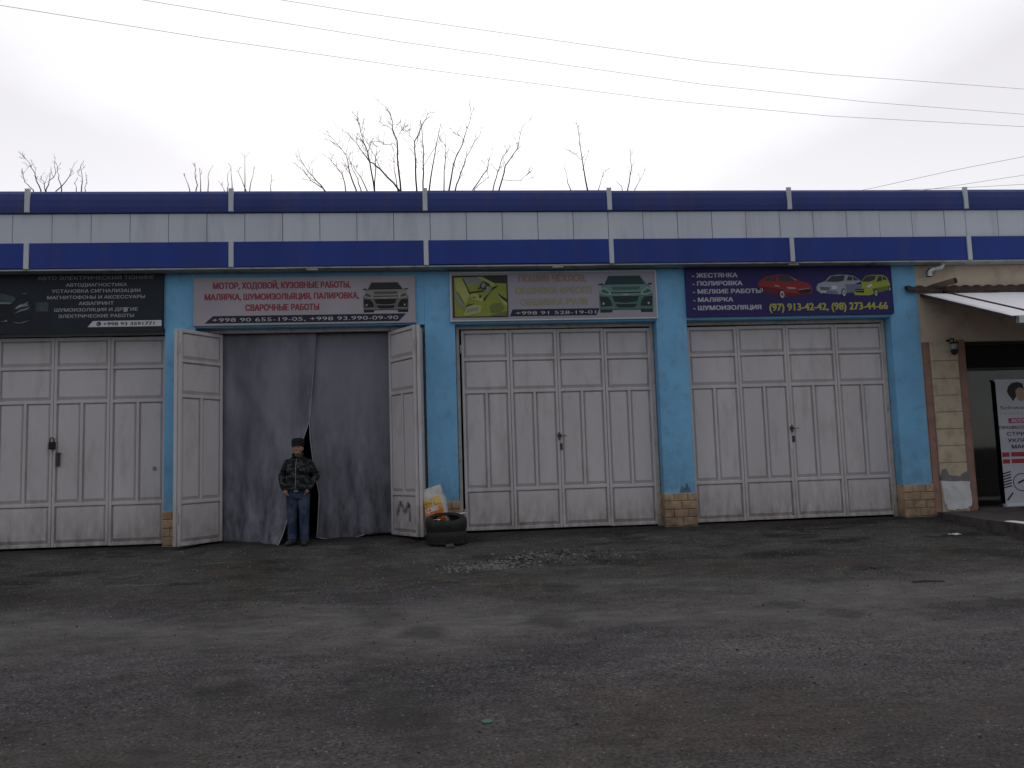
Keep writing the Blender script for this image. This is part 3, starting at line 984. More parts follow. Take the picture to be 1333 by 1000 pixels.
# 1: dark board of the car electrician
m1 = noise_ink('night_teal', (.016, .024, .032), (.011, .014, .026), 1.2)
s1 = sign('dark sign with silver lettering above the padlocked gate', (-7.95, 3.375, -4.40, 4.30), m1, M['black'])
slv = ink('silver', (.42, .43, .45)); dim = ink('dim_silver', (.16, .17, .18))
letters(s1, 'lettering', [('АВТО ЭЛЕКТРИЧЕСКИЙ ТЮНИНГ', (-6.297, 4.205, -4.516, 4.262))], ink('greyed_silver', (.25, .25, .27)), .012)
letters(s1, 'lettering', [('АВТОДИАГНОСТИКА', (-5.867, 4.095, -4.942, 4.146)), ('УСТАНОВКА СИГНАЛИЗАЦИИ', (-6.077, 3.997, -4.737, 4.050)),
                          ('МАГНИТОФОНЫ И АКСЕССУАРЫ', (-6.146, 3.897, -4.664, 3.949)), ('АКВАПРИНТ', (-5.669, 3.797, -5.141, 3.850)),
                          ('ШУМОИЗОЛЯЦИЯ И ДРУГИЕ', (-6.032, 3.697, -4.772, 3.749)), ('ЭЛЕКТРИЧЕСКИЕ РАБОТЫ', (-5.972, 3.597, -4.828, 3.648))], slv, .016)
plate(s1, 'phone_strip', [(-5.53, 3.444), (-4.402, 3.444), (-4.402, 3.540), (-5.45, 3.540)], wht)
letters(s1, 'phone_number', [('+998 93 3591771', (-5.295, 3.466, -4.515, 3.519))], nightblue, .022)
ph = MB(); ph.flat(ell(-5.362, 3.492, .036, .036, 20), FY - .003)
ph.build('phone_icon', nightblue, s1)
hs = MB().tube([(-5.378, FY - .004, 3.512), (-5.374, FY - .004, 3.490), (-5.358, FY - .004, 3.474), (-5.343, FY - .004, 3.470)], [.007, .004, .004, .007], 6)
hs.build('phone_icon', wht, s1)
plate(s1, 'blank_sticker', [(-4.99, 3.680), (-4.931, 3.680), (-4.931, 3.752), (-4.99, 3.752)], ink('grey_sticker', (.36, .36, .38)), .0045)
gl = noise_ink('smoky_teal', (.085, .115, .12), (.03, .045, .052), 2.6); gl2 = ink('pale_teal', (.20, .24, .25)); bkk = ink('soot', (.010, .012, .015))
RX = lambda p: p
picture(s1, 'car_picture', (-6.99, 3.43, -6.1, 4.19), (-20, 180, 620, 900), [
    (gl, [(465, 500), (600, 500), (600, 640), (465, 640)]),
    (gl, [(-20, 330), (130, 370), (240, 420), (250, 500), (190, 522), (-20, 515)]),
    (gl2, [(-20, 480), (200, 500), (190, 522), (-20, 517)]),
    (bkk, [(-20, 525), (200, 525), (240, 600), (200, 800), (-20, 860)]),
    (bkk, ell(320, 610, 125, 190, 26)),
    (m1, ell(325, 610, 108, 172, 26)),
    (gl2, [(240, 590), (280, 540), (340, 520), (388, 485), (370, 530), (395, 550), (300, 575), (262, 600)]),
    (gl2, [(235, 670), (300, 610), (405, 570), (380, 605), (290, 640)]),
    (slv, [(255, 575), (300, 540), (345, 528), (300, 562)]),
    (gl2, [(85, 785), (130, 775), (160, 755), (165, 785)]),
    (gl2, [(220, 790), (300, 805), (415, 765), (340, 806), (280, 815)]),
    (gl2, [(310, 365), (360, 358), (365, 368), (320, 371)])])

# 2: grey-white board with red lettering
gw = noise_ink('dusty_white', (.43, .40, .43), (.37, .345, .38), 1.5)
s2 = sign('pale sign with red lettering and a dark saloon car picture', (-3.92, 3.432, -.40, 4.212), gw)
red = ink('crimson', (.34, .045, .075))
letters(s2, 'lettering', [('МОТОР, ХОДОВОЙ, КУЗОВНЫЕ РАБОТЫ,', (-3.61, 4.028, -1.446, 4.128)), ('МАЛЯРКА, ШУМОИЗОЛЬЯЦИЯ, ПАЛИРОВКА,', (-3.74, 3.848, -1.313, 3.945)), ('СВАРОЧНЫЕ РАБОТЫ', (-3.105, 3.668, -1.95, 3.768))], red, .030)
plate(s2, 'phone_strip', [(-3.745, 3.470), (-.675, 3.462), (-.555, 3.588), (-3.612, 3.588)], nightblue)
letters(s2, 'phone_number', [('+998 90 655-19-05, +998 93.990-09-90', (-3.626, 3.494, -.683, 3.556))], ink('ash_white', (.55, .55, .58)), -.004)
picture(s2, 'car_picture', (-1.249, 3.605, -.507, 4.112), (190, 165, 1025, 745),
        car_front(ink('gunmetal', (.17, .16, .155)), ink('pale_bronze', (.28, .26, .24)), ink('bronze_shade', (.11, .10, .095)), dkb, ink('soot', (.010, .012, .015)), ink('lamp_silver', (.38, .37, .38))))

# 3: upholstery board, sun-bleached
lv = noise_ink('lilac_white', (.37, .35, .41), (.33, .31, .37), 1.5)
s3 = sign('sun bleached sign with faded yellow lettering and lime seat picture', (.180, 3.452, 3.610, 4.244), lv, M['strip'])
letters(s3, 'lettering', [('ПОШИВ ЧЕХЛОВ,', (1.309, 4.085, 2.43, 4.196))], ink('faded_orange', (.36, .22, .15)), .028)
letters(s3, 'lettering', [('ОБШИВКА КРЕСЕЛ', (1.247, 3.886, 2.514, 3.990)), ('ОБШИВКА РУЛЯ', (1.322, 3.694, 2.433, 3.798))], ink('faded_yellow', (.33, .31, .155)), .028)
plate(s3, 'phone_strip', [(1.138, 3.508), (2.585, 3.508), (2.645, 3.624), (1.188, 3.624)], nightblue)
letters(s3, 'phone_number', [('+998 91 528-19-01', (1.235, 3.535, 2.58, 3.592))], ink('ash_white', (.55, .55, .58)), -.002)
picture(s3, 'car_picture', (2.634, 3.542, 3.562, 4.178), (190, 165, 1025, 745),
        car_front(ink('sea_green', (.085, .20, .17)), ink('pale_sea_green', (.15, .27, .23)), ink('deep_sea_green', (.055, .14, .12)), ink('teal_glass', (.025, .06, .06)), ink('green_black', (.018, .035, .034)), ink('mint', (.32, .42, .40))))
lm = noise_ink('lime', (.30, .33, .05), (.22, .26, .04), 5); lm2 = ink('pale_lime', (.40, .43, .13)); lm3 = ink('olive', (.15, .19, .05)); gyp = ink('stone_grey', (.25, .27, .25)); bg_ = ink('bottle_black', (.03, .035, .03))
picture(s3, 'seat_picture', (.212, 3.505, 1.111, 4.196), (112, 100, 978, 775), [
    (bg_, [(105, 95), (985, 95), (985, 780), (105, 780)]),
    (lm, [(132, 125), (962, 118), (966, 762), (136, 762)]),
    (gyp, [(280, 140), (570, 128), (590, 235), (330, 245)]),
    (bg_, [(560, 108), (962, 108), (962, 232), (770, 222), (640, 150)]),
    (lm2, [(500, 115), (580, 120), (780, 235), (760, 285), (700, 260)]),
    (lm2, [(140, 140), (240, 128), (390, 405), (350, 470), (300, 600), (240, 500), (170, 340)]),
    (bg_, [(262, 135), (285, 150), (400, 405), (375, 410)]),
    (lm2, [(380, 410), (480, 390), (600, 480), (560, 520), (420, 480)]),
    (bg_, [(540, 250), (600, 185), (690, 230), (720, 290), (640, 340), (560, 320)]),
    (gyp, [(560, 260), (600, 210), (640, 250), (590, 310)]),
    (gyp, [(640, 270), (710, 280), (680, 370), (640, 390)]),
    (bg_, [(385, 362), (600, 335), (605, 362), (392, 388)]),
    (bg_, [(500, 310), (560, 270), (570, 300), (520, 328)]),
    (bg_, [(590, 480), (690, 380), (745, 290), (835, 262), (800, 300), (720, 350), (640, 470), (610, 530)]),
    (bg_, [(420, 440), (470, 450), (468, 470), (425, 458)]), (bg_, [(520, 430), (560, 415), (560, 460), (530, 470)]),
    (gyp, [(145, 380), (200, 400), (260, 500), (300, 640), (230, 600), (150, 450)]),
    (lm3, [(165, 340), (205, 375), (300, 560), (285, 575), (240, 500)]),
    (bg_, [(325, 580), (440, 550), (445, 562), (340, 592), (322, 620), (315, 610)]),
    (lm2, [(320, 615), (440, 575), (560, 590), (540, 700), (300, 758), (275, 740)]),
    (gyp, [(330, 640), (520, 605), (505, 670), (320, 705)]),
    (lm3, [(690, 600), (745, 558), (850, 545), (930, 640), (840, 690), (710, 706)]),
    (lm2, [(780, 380), (965, 520), (966, 620), (900, 560)]),
    (bg_, [(812, 400), (850, 410), (965, 490), (965, 545), (880, 480)]),
    (lm3, [(700, 745), (800, 715), (960, 680), (966, 760), (760, 762)])])

# 4: violet-blue board with three cars
vb = noise_ink('violet_blue', (.026, .020, .135), (.022, .017, .105), 1.0)
s4 = sign('violet blue sign with white list and yellow phone numbers', (4.148, 3.468, 7.752, 4.280), vb, ink('violet_edge', (.03, .025, .16)))
letters(s4, 'lettering', [('- ЖЕСТЯНКА', (4.249, 4.122, 5.03, 4.196)), ('- ПОЛИРОВКА', (4.247, 3.984, 5.107, 4.056)), ('- МЕЛКИЕ РАБОТЫ', (4.246, 3.846, 5.431, 3.918)),
                          ('- МАЛЯРКА', (4.247, 3.706, 4.93, 3.777)), ('- ШУМОИЗОЛЯЦИЯ', (4.24, 3.566, 5.414, 3.638))], ink('grey_white', (.52, .52, .56)), .036)
letters(s4, 'phone_number', [('(97) 913-42-42, (98) 273-44-66', (5.561, 3.535, 7.656, 3.662))], ink('yellow', (.43, .42, .075)), .026)
def poly_car(t, body, dark_side, layers, label):
    return picture(t, 'car_picture', (5.379, 3.742, 7.75, 4.162), (118, 103, 1256, 318), layers, label)
tyb = ink('soot', (.010, .012, .015)); hub = ink('hub_silver', (.40, .42, .46))
rd = ink('car_red', (.30, .030, .035)); rd2 = ink('deep_red', (.13, .012, .02)); rgl = ink('tinted_glass', (.05, .05, .07)); rlt = ink('pink_white', (.42, .30, .32))
poly_car(s4, rd, rd2, [
    (rd, [(120, 182), (148, 150), (200, 118), (260, 107), (340, 104), (400, 118), (470, 160), (540, 184), (570, 206), (576, 250), (560, 280), (430, 302), (350, 306), (300, 292), (250, 281), (160, 266), (130, 215)]),
    (rd2, [(140, 205), (300, 232), (335, 262), (360, 302), (300, 292), (250, 281), (160, 266)]),
    (rd2, [(350, 262), (470, 280), (560, 262), (556, 282), (430, 302), (360, 306)]),
    (rgl, [(170, 152), (212, 124), (272, 119), (276, 166), (200, 160)]),
    (rd, [(232, 118), (240, 118), (244, 166), (236, 166)]),
    (rgl, [(286, 117), (370, 114), (452, 154), (440, 164), (340, 170), (304, 160)]),
    (rlt, [(385, 118), (420, 140), (450, 156), (436, 160)]),
    (tyb, [(440, 240), (566, 222), (562, 262), (470, 277)]),
    (rlt, [(452, 240), (560, 226), (560, 232), (456, 247)]),
    (rlt, [(358, 216), (432, 222), (442, 236), (372, 234)]),
    (rlt, [(255, 195), (300, 205), (300, 214), (262, 208)]),
    (tyb, ell(316, 280, 27, 42)), (hub, ell(318, 282, 19, 33)), (rd2, ell(318, 282, 8, 14)), (tyb, ell(150, 240, 11, 30)), (hub, ell(151, 240, 6, 20))], 'red car')
sv_ = ink('car_silver', (.36, .39, .46)); sv2 = ink('silver_shade', (.17, .19, .27))
poly_car(s4, sv_, sv2, [
    (sv_, [(612, 222), (630, 190), (690, 170), (732, 124), (800, 112), (880, 114), (940, 126), (992, 168), (1002, 200), (992, 262), (870, 278), (800, 288), (650, 277), (615, 250)]),
    (sv2, [(860, 200), (1000, 196), (992, 262), (870, 278)]),
    (rgl, [(694, 174), (748, 126), (862, 119), (850, 166), (800, 177)]), (rgl, [(874, 166), (890, 126), (940, 132), (980, 166)]),
    (sv_, [(918, 124), (924, 124), (936, 168), (928, 168)]),
    (tyb, [(640, 222), (732, 226), (722, 246), (648, 242)]), (hub, [(640, 230), (730, 234), (729, 237), (641, 233)]),
    (wht, [(650, 258), (696, 259), (696, 272), (650, 271)]), (wht, [(742, 209), (792, 214), (780, 240), (746, 240)]),
    (sv2, [(650, 250), (780, 255), (800, 285), (660, 278)]), (wht, [(654, 258), (694, 259), (694, 270), (654, 269)]),
    (tyb, ell(842, 274, 21, 40)), (hub, ell(844, 275, 15, 31)), (sv2, ell(844, 275, 6, 12))], 'silver car')
lg = ink('car_lime', (.36, .40, .05)); lg2 = ink('moss', (.15, .19, .03))
poly_car(s4, lg, lg2, [
    (lg, [(925, 236), (942, 196), (1000, 176), (1042, 126), (1100, 118), (1190, 120), (1222, 140), (1246, 200), (1241, 252), (1180, 267), (1100, 287), (1060, 300), (940, 297), (925, 265)]),
    (lg2, [(1090, 240), (1240, 215), (1240, 252), (1180, 267), (1100, 287)]),
    (rgl, [(1004, 178), (1046, 129), (1132, 125), (1114, 166), (1062, 180)]), (rgl, [(1128, 182), (1150, 132), (1180, 130), (1180, 172)]), (rgl, [(1186, 166), (1190, 130), (1210, 140), (1222, 166)]),
    (tyb, [(940, 245), (1022, 240), (1015, 276), (946, 272)]), (hub, [(942, 256), (1018, 252), (1018, 256), (942, 260)]),
    (wht, [(1044, 216), (1086, 194), (1091, 215), (1052, 236)]),
    (tyb, ell(1118, 280, 18, 36)), (hub, ell(1119, 281, 12, 27)), (lg2, ell(1119, 281, 5, 10)), (tyb, ell(1240, 247, 10, 25)), (hub, ell(1240, 247, 6, 17))], 'lime hatchback')

# ---------------------------------------------------------------- banner by the shop glass
bt = thing('banner', (10.0, -.03, .10), 'white hairdresser banner standing in front of the shop glass', 'banner')
bw = noise_ink('banner_white', (.50, .51, .55), (.45, .46, .50), 2)
MB().box(9.60, 10.75, -.034, -.030, .135, 2.265).build('sheet', bw, bt)
MB().tube([(9.58, -.028, 2.27), (10.77, -.028, 2.27)], .016, 8).build('top_rail', M['strip'], bt)
MB().cbox(9.58, 10.77, -.09, .02, .088, .138, .01).build('base', M['strip'], bt)
def bl_(name, lines, m, bold=.02, yy=-.037):
    mb = MB()
    for body, rect in lines:
        v, f = text_mesh(body, rect, yy, bold); mb.add(v, f)
    return mb.build(name, m, bt)
kk = ink('ink_black', (.02, .02, .026)); mg = ink('magenta', (.36, .06, .17)); rb = ink('brick_red', (.33, .03, .05))
bl_('lettering', [('Schwarzkopf', (9.645, 1.762, 10.55, 1.824))], ink('plum', (.06, .03, .09)), -.01)
bl_('lettering', [('P R O F E S S I O N A L', (9.640, 1.678, 10.5, 1.700))], ink('mauve', (.25, .13, .22)), -.005)
bl_('lettering', [('ПРОФЕССИОНАЛЬНАЯ', (9.605, 1.420, 10.72, 1.470)), ('СТРИЖКА', (9.734, 1.305, 10.36, 1.366)), ('УКЛАДКА', (9.738, 1.192, 10.36, 1.253)), ('МАКИЯЖ', (9.800, 1.080, 10.34, 1.145))], kk, .022)
pb = MB()
pb.box(9.780, 10.36, -.0362, -.033, 1.520, 1.606)
pb.build('colour_box', mg, bt)
bl_('lettering', [('АССОРТИ', (9.83, 1.538, 10.31, 1.590))], wht, .02, -.039)
pb = MB()
for zz0, zz1 in ((.940, 1.018), (.826, .900)):
    for a, c in ((9.612, 9.745), (9.775, 10.05), (10.08, 10.30), (10.33, 10.60)):
        pb.box(a, c, -.0362, -.033, zz0, zz1)
pb.build('colour_box', rb, bt)
ar = MB()
for k in range(6):                               # striped comb
    z = .40 + k * .048
    ar.flat([(9.59, z), (9.74, z + .035), (9.74, z + .058), (9.59, z + .023)], -.037)
for k in range(22):                              # ring
    a0 = 2 * math.pi * k / 22; a1 = 2 * math.pi * (k + 1) / 22
    ar.flat([(9.93 + .165 * math.cos(a0), .50 + .155 * math.sin(a0)), (9.93 + .165 * math.cos(a1), .50 + .155 * math.sin(a1)), (9.93 + .15 * math.cos(a1), .50 + .14 * math.sin(a1)), (9.93 + .15 * math.cos(a0), .50 + .14 * math.sin(a0))], -.037)
ar.flat([(9.62, .20), (9.65, .19), (9.76, .32), (9.74, .335)], -.037)
ar.flat([(9.86, .47), (10.0, .53), (9.99, .56), (9.85, .50)], -.037)
ar.build('comb_art', kk, bt)
hd = MB()
hd.flat([(9.80, 2.07), (9.83, 2.16), (9.90, 2.22), (10.0, 2.235), (10.1, 2.21), (10.12, 2.10), (10.05, 2.02), (9.96, 1.98), (9.90, 1.90), (9.87, 1.95), (9.83, 2.0)], -.0362)
hd.build('portrait_hair', kk, bt)
hd = MB()
hd.flat([(9.955, 2.09), (9.96, 2.0), (9.99, 1.93), (10.04, 1.89), (10.10, 1.91), (10.12, 2.02), (10.10, 2.12), (10.02, 2.14)], -.0372)
hd.build('portrait_face', ink('portrait_skin', (.38, .25, .20)), bt)

bt.location.y += .125

# ---------------------------------------------------------------- wall lamp, pipes, wires on the wall
lp = thing('wall_lamp', (8.74, 0, 2.72), 'black wall lantern with grey glass beside the shop window', 'lamp')
MB().ball((8.735, .0, 2.955), (.035, .03, .045), 10, 6).tube([(8.735, 0, 2.955), (8.735, -.10, 2.995), (8.725, -.17, 2.985), (8.715, -.18, 2.93)], .012, 8).build('bracket', M['black'], lp)
MB().rings([(2.93, 8.715, -.18, .02, .02), (2.915, 8.715, -.18, .075, .075), (2.90, 8.715, -.18, .08, .08), (2.89, 8.715, -.18, .06, .06)], 8).build('cap', M['black'], lp)
MB().rings([(2.89, 8.715, -.18, .056, .056), (2.80, 8.715, -.18, .044, .044)], 8).build('glass', ink('frosted_glass', (.30, .32, .34)), lp)
MB().rings([(2.80, 8.715, -.18, .055, .055), (2.77, 8.715, -.18, .062, .062), (2.73, 8.715, -.18, .05, .05), (2.70, 8.715, -.18, .012, .012)], 8).build('finial', M['black'], lp)
cw = MB().tube([(8.74, .012, 2.99), (8.80, .012, 3.08), (8.95, .01, 3.22), (9.2, .01, 3.42)], .006, 6).build('lamp_cable', M['beige'], lp)
ep = MB().tube([(8.63, -.16, 4.31), (8.63, -.16, 4.262), (8.615, -.16, 4.238), (8.58, -.16, 4.222), (8.46, -.16, 4.195), (8.415, -.16, 4.18), (8.39, -.16, 4.15), (8.383, -.16, 4.07)], [.05, .05, .052, .05, .05, .054, .05, .05], 14, cap=False)
ep.tube([(8.50, -.16, 4.203), (8.485, -.16, 4.20)], .056, 14, cap=False).tube([(8.386, -.16, 4.13), (8.385, -.16, 4.115)], .056, 14, cap=False)
tag(ep.build('drain_pipe', M['steel'], smooth=True, origin=(8.55, -.16, 4.1)), 'bent galvanised pipe under the fascia above the shop wall', 'pipe')
vp = thing('vent_pipe', (8.62, 0, 3.95), 'short brown pipe stub poking from the beige wall', 'pipe')
MB().tube([(8.56, .03, 3.925), (8.735, -.34, 3.955)], .052, 16, cap=False).build('tube', M['brownpipe'], vp, smooth=True)
MB().tube([(8.724, -.318, 3.953), (8.728, -.325, 3.954)], .049, 16).build('hollow', M['dark'], vp)  # dark disc just inside the mouth, painted stand-in for the shade within

# ---------------------------------------------------------------- tyres, bag, stones, litter
def tyre(x, y, z, tilt, label, r=.312, wd=.205):
    t = thing('tyre', (x, y, z), label, 'tyre', 'old tyres stacked by the pillar')
    m = MB(); n = 96
    prof = [(.205, .018), (.215, .006), (.245, -.004), (.275, .002), (.298, .018), (.308, .034), (.3115, .060), (.312, .072), (.304, .074), (.304, .082), (.312, .084),
            (.3125, .098), (.304, .100), (.304, .108), (.3125, .110), (.312, .124), (.304, .126), (.304, .134), (.3115, .136), (.308, .17), (.298, .187), (.275, .203), (.245, .209), (.215, .199), (.205, .187), (.212, .175), (.235, .165), (.28, .14), (.283, .10), (.28, .065), (.235, .04), (.212, .03)]
    k = len(prof); vs = []; fs = []
    for i in range(n):
        a = 2 * math.pi * i / n
        for rr, zz in prof:
            q = rr
            if rr > .296 and (zz < .065 or zz > .14) and i % 3 == 0: q = rr - .009     # shoulder sipes
            vs.append((q * math.cos(a), q * math.sin(a), zz))
    for i in range(n):
        i2 = (i + 1) % n
        for j in range(k):
            j2 = (j + 1) % k
            fs.append((i * k + j, i2 * k + j, i2 * k + j2, i * k + j2))
    m.add(vs, fs)
    o = m.build('carcass', M['tyre'], None, smooth=False, raw=True); o.parent = t
    o.rotation_euler = (tilt, 0, 0)
    bead = MB(); pp = []
    for i in range(49):
        a = 2 * math.pi * i / 48
        pp.append((.226 * math.cos(a), .226 * math.sin(a), .2055))
    bead.tube(pp, .005, 6, cap=False)
    o2 = bead.build('bead_ring', M['tyre'], None, raw=True); o2.parent = t; o2.rotation_euler = (tilt, 0, 0)
    return t
TY = -.76
gt = gz(TY)
tyre(.02, TY - .02, gt - .015, R(0), 'dusty black tyre lying flat beneath the tilted tyre')
tyre(.015, TY + .02, gt + .190, R(12), 'worn black tyre resting tilted on top of another tyre')

# rice-type sack, leaning on the pillar, standing behind the tyres
def sack():
    W2, HT = .168, .575
    def half(s):                     # s 0 bottom .. 1 top : half width, half depth
        w_ = W2 * (1.0 + .05 * math.sin(s * 3.1) - .10 * max(0, s - .8))
        d_ = .115 * (1 - max(0, s - .55) ** 1.5 * 2.4) * (min(1, .55 + s * 4))
        return w_, max(d_, .02)
    NR, NZ = 48, 36
    def pt(a, s):
        w_, d_ = half(s)
        ca, sa = math.cos(a), math.sin(a)
        x = w_ * math.copysign(abs(ca) ** .55, ca); y = d_ * math.copysign(abs(sa) ** .75, sa)
        z = HT * s - .03 * max(0, -ca) ** 2 * s ** 6
        q = Vector((x * 6, y * 6, z * 5))
        k = .014 * noise.noise(q) + .006 * noise.noise(q * 3)
        x += k * ca * 1.2; y += k * sa * 1.5
        if s > .9: x += .02 * (s - .9) * 10 * noise.noise(Vector((a * 2, 3, 1)))
        return (x, y, z)
    return pt, NR, NZ, HT
pt, NR, NZ, HT = sack()
vs = []; fs = []
for j in range(NZ + 1):
    for i in range(NR): vs.append(pt(2 * math.pi * i / NR, j / NZ))
for j in range(NZ):
    for i in range(NR):
        i2 = (i + 1) % NR
        fs.append((j * NR + i, j * NR + i2, (j + 1) * NR + i2, (j + 1) * NR + i))
fs.append(tuple(range(NR - 1, -1, -1)))
cx = len(vs); vs.append((.0, 0, HT - .03))
for i in range(NR): fs.append((NZ * NR + i, NZ * NR + (i + 1) % NR, cx))
mw = mat('woven_white', (.56, .55, .54), (.47, .46, .45), 14, .6, .4, 70, dirt=((.3, .27, .24), 9, .5))
sk = thing('sack', (-.06, -.42, .215), 'white printed sack with orange picture leaning behind the tyres', 'sack')
SM = Matrix.Translation((-.02, -.02, 0)) @ Matrix.Rotation(R(-14), 4, 'Y') @ Matrix.Rotation(R(-6), 4, 'X') @ Matrix.Rotation(R(-10), 4, 'Z')
m = MB(); m.add(vs, fs); m.xform(SM)
o = m.build('bag', mw, None, smooth=True, raw=True); o.parent = sk
# print: a sheet following the front of the sack
def front(u, s):                     # u -1..1 across the front
    a = -math.pi / 2 + u * 1.15
    p = Vector(pt(a, s)); nrm = Vector((math.cos(a) * .4, math.sin(a), 0)).normalized()
    return p + nrm * .003
pv = []; pf = []
PU, PS = 24, 30
for j in range(PS + 1):
    for i in range(PU + 1):
        u = -1.02 + 1.55 * i / PU; s = .03 + .67 * j / PS
        s2 = s + (.03 * math.sin(u * 9) + .02 * math.sin(u * 21) if j == PS else 0)
        pv.append(front(u, s2))
for j in range(PS):
    for i in range(PU): pf.append((j * (PU + 1) + i, j * (PU + 1) + i + 1, (j + 1) * (PU + 1) + i + 1, (j + 1) * (PU + 1) + i))
mo = bpy.data.materials.new('print_orange'); mo.use_nodes = True
nt = mo.node_tree; bb = nt.nodes['Principled BSDF']; bb.inputs['Roughness'].default_value = .55
tcx = nt.nodes.new('ShaderNodeTexCoord'); sp = nt.nodes.new('ShaderNodeSeparateXYZ'); nt.links.new(tcx.outputs['Generated'], sp.inputs[0])
nn = nt.nodes.new('ShaderNodeTexNoise'); nn.inputs['Scale'].default_value = 6; nn.inputs['Detail'].default_value = 4; nt.links.new(tcx.outputs['Generated'], nn.inputs['Vector'])
ma = nt.nodes.new('ShaderNodeMath'); ma.operation = 'MULTIPLY_ADD'; ma.inputs[1].default_value = .34; nt.links.new(nn.outputs[0], ma.inputs[0]); nt.links.new(sp.outputs[2], ma.inputs[2])
rp = nt.nodes.new('ShaderNodeValToRGB'); nt.links.new(ma.outputs[0], rp.inputs[0]); nt.links.new(rp.outputs[0], bb.inputs[0])
ee = rp.color_ramp.elements
ee[0].position = .22; ee[0].color = (.42, .045, .012, 1); ee[1].position = 1.0; ee[1].color = (.60, .42, .13, 1)
for p, c in ((.42, (.66, .14, .015, 1)), (.56, (.74, .30, .05, 1)), (.62, (.60, .11, .015, 1)), (.74, (.72, .24, .03, 1)), (.86, (.70, .36, .06, 1)), (.91, (.16, .13, .03, 1)), (.94, (.62, .42, .10, 1))):
    q = ee.new(min(p, 1.0)) if p <= 1 else None
    if q: q.color = c
m = MB(); m.add(pv, pf); m.xform(SM)
o = m.build('printed_picture', mo, None, smooth=True, raw=True); o.parent = sk
tv, tf = glyphs('RZE', (-.86, .36, .16, .475), 0)
m = MB()
for k, (dx, dz) in enumerate(((0, 0), (.035, 0), (-.035, 0), (0, .008), (0, -.008))):
    m.add([front(x + dx, z + x * .03 + dz) + Vector((0, -.0035 - k * .0003, 0)) for x, _, z in tv], tf)
m.xform(SM)
o = m.build('lettering', ink('sack_white', (.72, .70, .68)), None, raw=True); o.parent = sk

def stone(x, y, r, m, label=None, cat='stone', seed=1, flat=.65, name='stone', z0=None):
    bm = bmesh.new(); bmesh.ops.create_icosphere(bm, subdivisions=3, radius=r)
    for v in bm.verts:
        k = 1 + .35 * noise.noise(v.co / r * 1.1 + Vector((seed, 0, 0))) + .1 * noise.noise(v.co / r * 3 + Vector((seed, 5, 0)))
        v.co = Vector((v.co.x * k * 1.15, v.co.y * k, v.co.z * k * flat))
    me = bpy.data.meshes.new(name); bm.to_mesh(me); bm.free()
    me.materials.append(m)
    o = bpy.data.objects.new(name, me); COL.objects.link(o)
    o.location = (x, y, (ground_h(x, y) if z0 is None else z0) + r * flat * .55)
    return tag(o, label, cat)
stone(.065, -1.17, .062, M['rock'], 'grey stone lying in front of the stacked tyres', seed=3)
stone(2.02, -2.72, .05, M['rock'], 'dark lump lying alone before the third gate', seed=8, flat=.8)
stone(4.95, -3.93, .035, M['rock'], 'small dark stone out on the yard before the right gate', seed=12)
stone(-5.0, -.95, .035, M['rock'], 'small dark stone near the padlocked gate', seed=17)
def scrap(x, y, sz, m, label, cat, seed, name):
    rnd = random.Random(seed); vs = []; n = 5
    for j in range(n):
        for i in range(n):
            vs.append((x + (i / (n - 1) - .5) * sz * 1.6 + rnd.uniform(-.1, .1) * sz, y + (j / (n - 1) - .5) * sz + rnd.uniform(-.1, .1) * sz, ground_h(x, y) + .012 + rnd.uniform(0, .3) * sz))
    fs = [(j * n + i, j * n + i + 1, (j + 1) * n + i + 1, (j + 1) * n + i) for j in range(n - 1) for i in range(n - 1)]
    o = MB().add(vs, fs).build(name, m, origin=(x, y, ground_h(x, y)))
    md = o.modifiers.new('thickness', 'SOLIDIFY'); md.thickness = .003
    return tag(o, label, cat)
scrap(7.29, -1.94, .09, wht, 'crumpled white paper scrap on the asphalt before the shop', 'litter', 1, 'paper_scrap')
scrap(-.12, TY - .19, .06, wht, 'white rag inside the upper tyre', 'litter', 5, 'rag').location.z += .37
r2 = scrap(.24, -.42, .12, wht, 'white and black plastic bag beside the sack on the tyre', 'litter', 6, 'plastic_bag'); r2.location.z += .36
tw = MB().tube([(4.95, -4.70, ground_h(5, -4.7) + .012), (5.1, -4.69, ground_h(5, -4.7) + .018), (5.3, -4.73, ground_h(5, -4.7) + .012)], [.008, .010, .006], 6)
tag(tw.build('twig', M['bark'], origin=(5.1, -4.7, -.26)), 'short dark twig lying on the yard toward the right', 'twig')
lid = MB().rings([(ground_h(.216, -8.18) + .0, .216, -8.18, .030, .030), (ground_h(.216, -8.18) + .007, .216, -8.18, .032, .032), (ground_h(.216, -8.18) + .010, .216, -8.18, .028, .028)], 24)
tag(lid.build('lid', mat('green_plastic', (.055, .15, .125), (.05, .15, .12), 20, .45), origin=(.216, -8.18, -.36)), 'small green plastic lid on the asphalt in the foreground', 'lid')

# loose chips over the yard: nobody could count them
rnd = random.Random(11)
chip_m = [mat('chip_pale', (.21, .205, .205), (.13, .13, .13), 20, .9), mat('chip_dark', (.035, .034, .034), (.02, .02, .02), 20, .9), mat('chip_brown', (.085, .066, .055), (.06, .05, .04), 20, .9)]
gv = MB()
def chip(x, y, r, mi):
    gv.use(mi)
    z = ground_h(x, y)
    a = rnd.uniform(0, 6.28); n = 5
    el = rnd.uniform(.5, 1)
    base = []; top = []
    for k in range(n):
        t = a + 2 * math.pi * k / n; q = r * rnd.uniform(.75, 1.2)
        base.append((x + q * math.cos(t), y + q * el * math.sin(t), z - .003)); q *= .6
        top.append((x + q * math.cos(t), y + q * el * math.sin(t), z + r * rnd.uniform(.35, .75)))
    gv.add(base + top, [tuple(range(n, 2 * n))] + [(k, (k + 1) % n, (k + 1) % n + n, k + n) for k in range(n)])
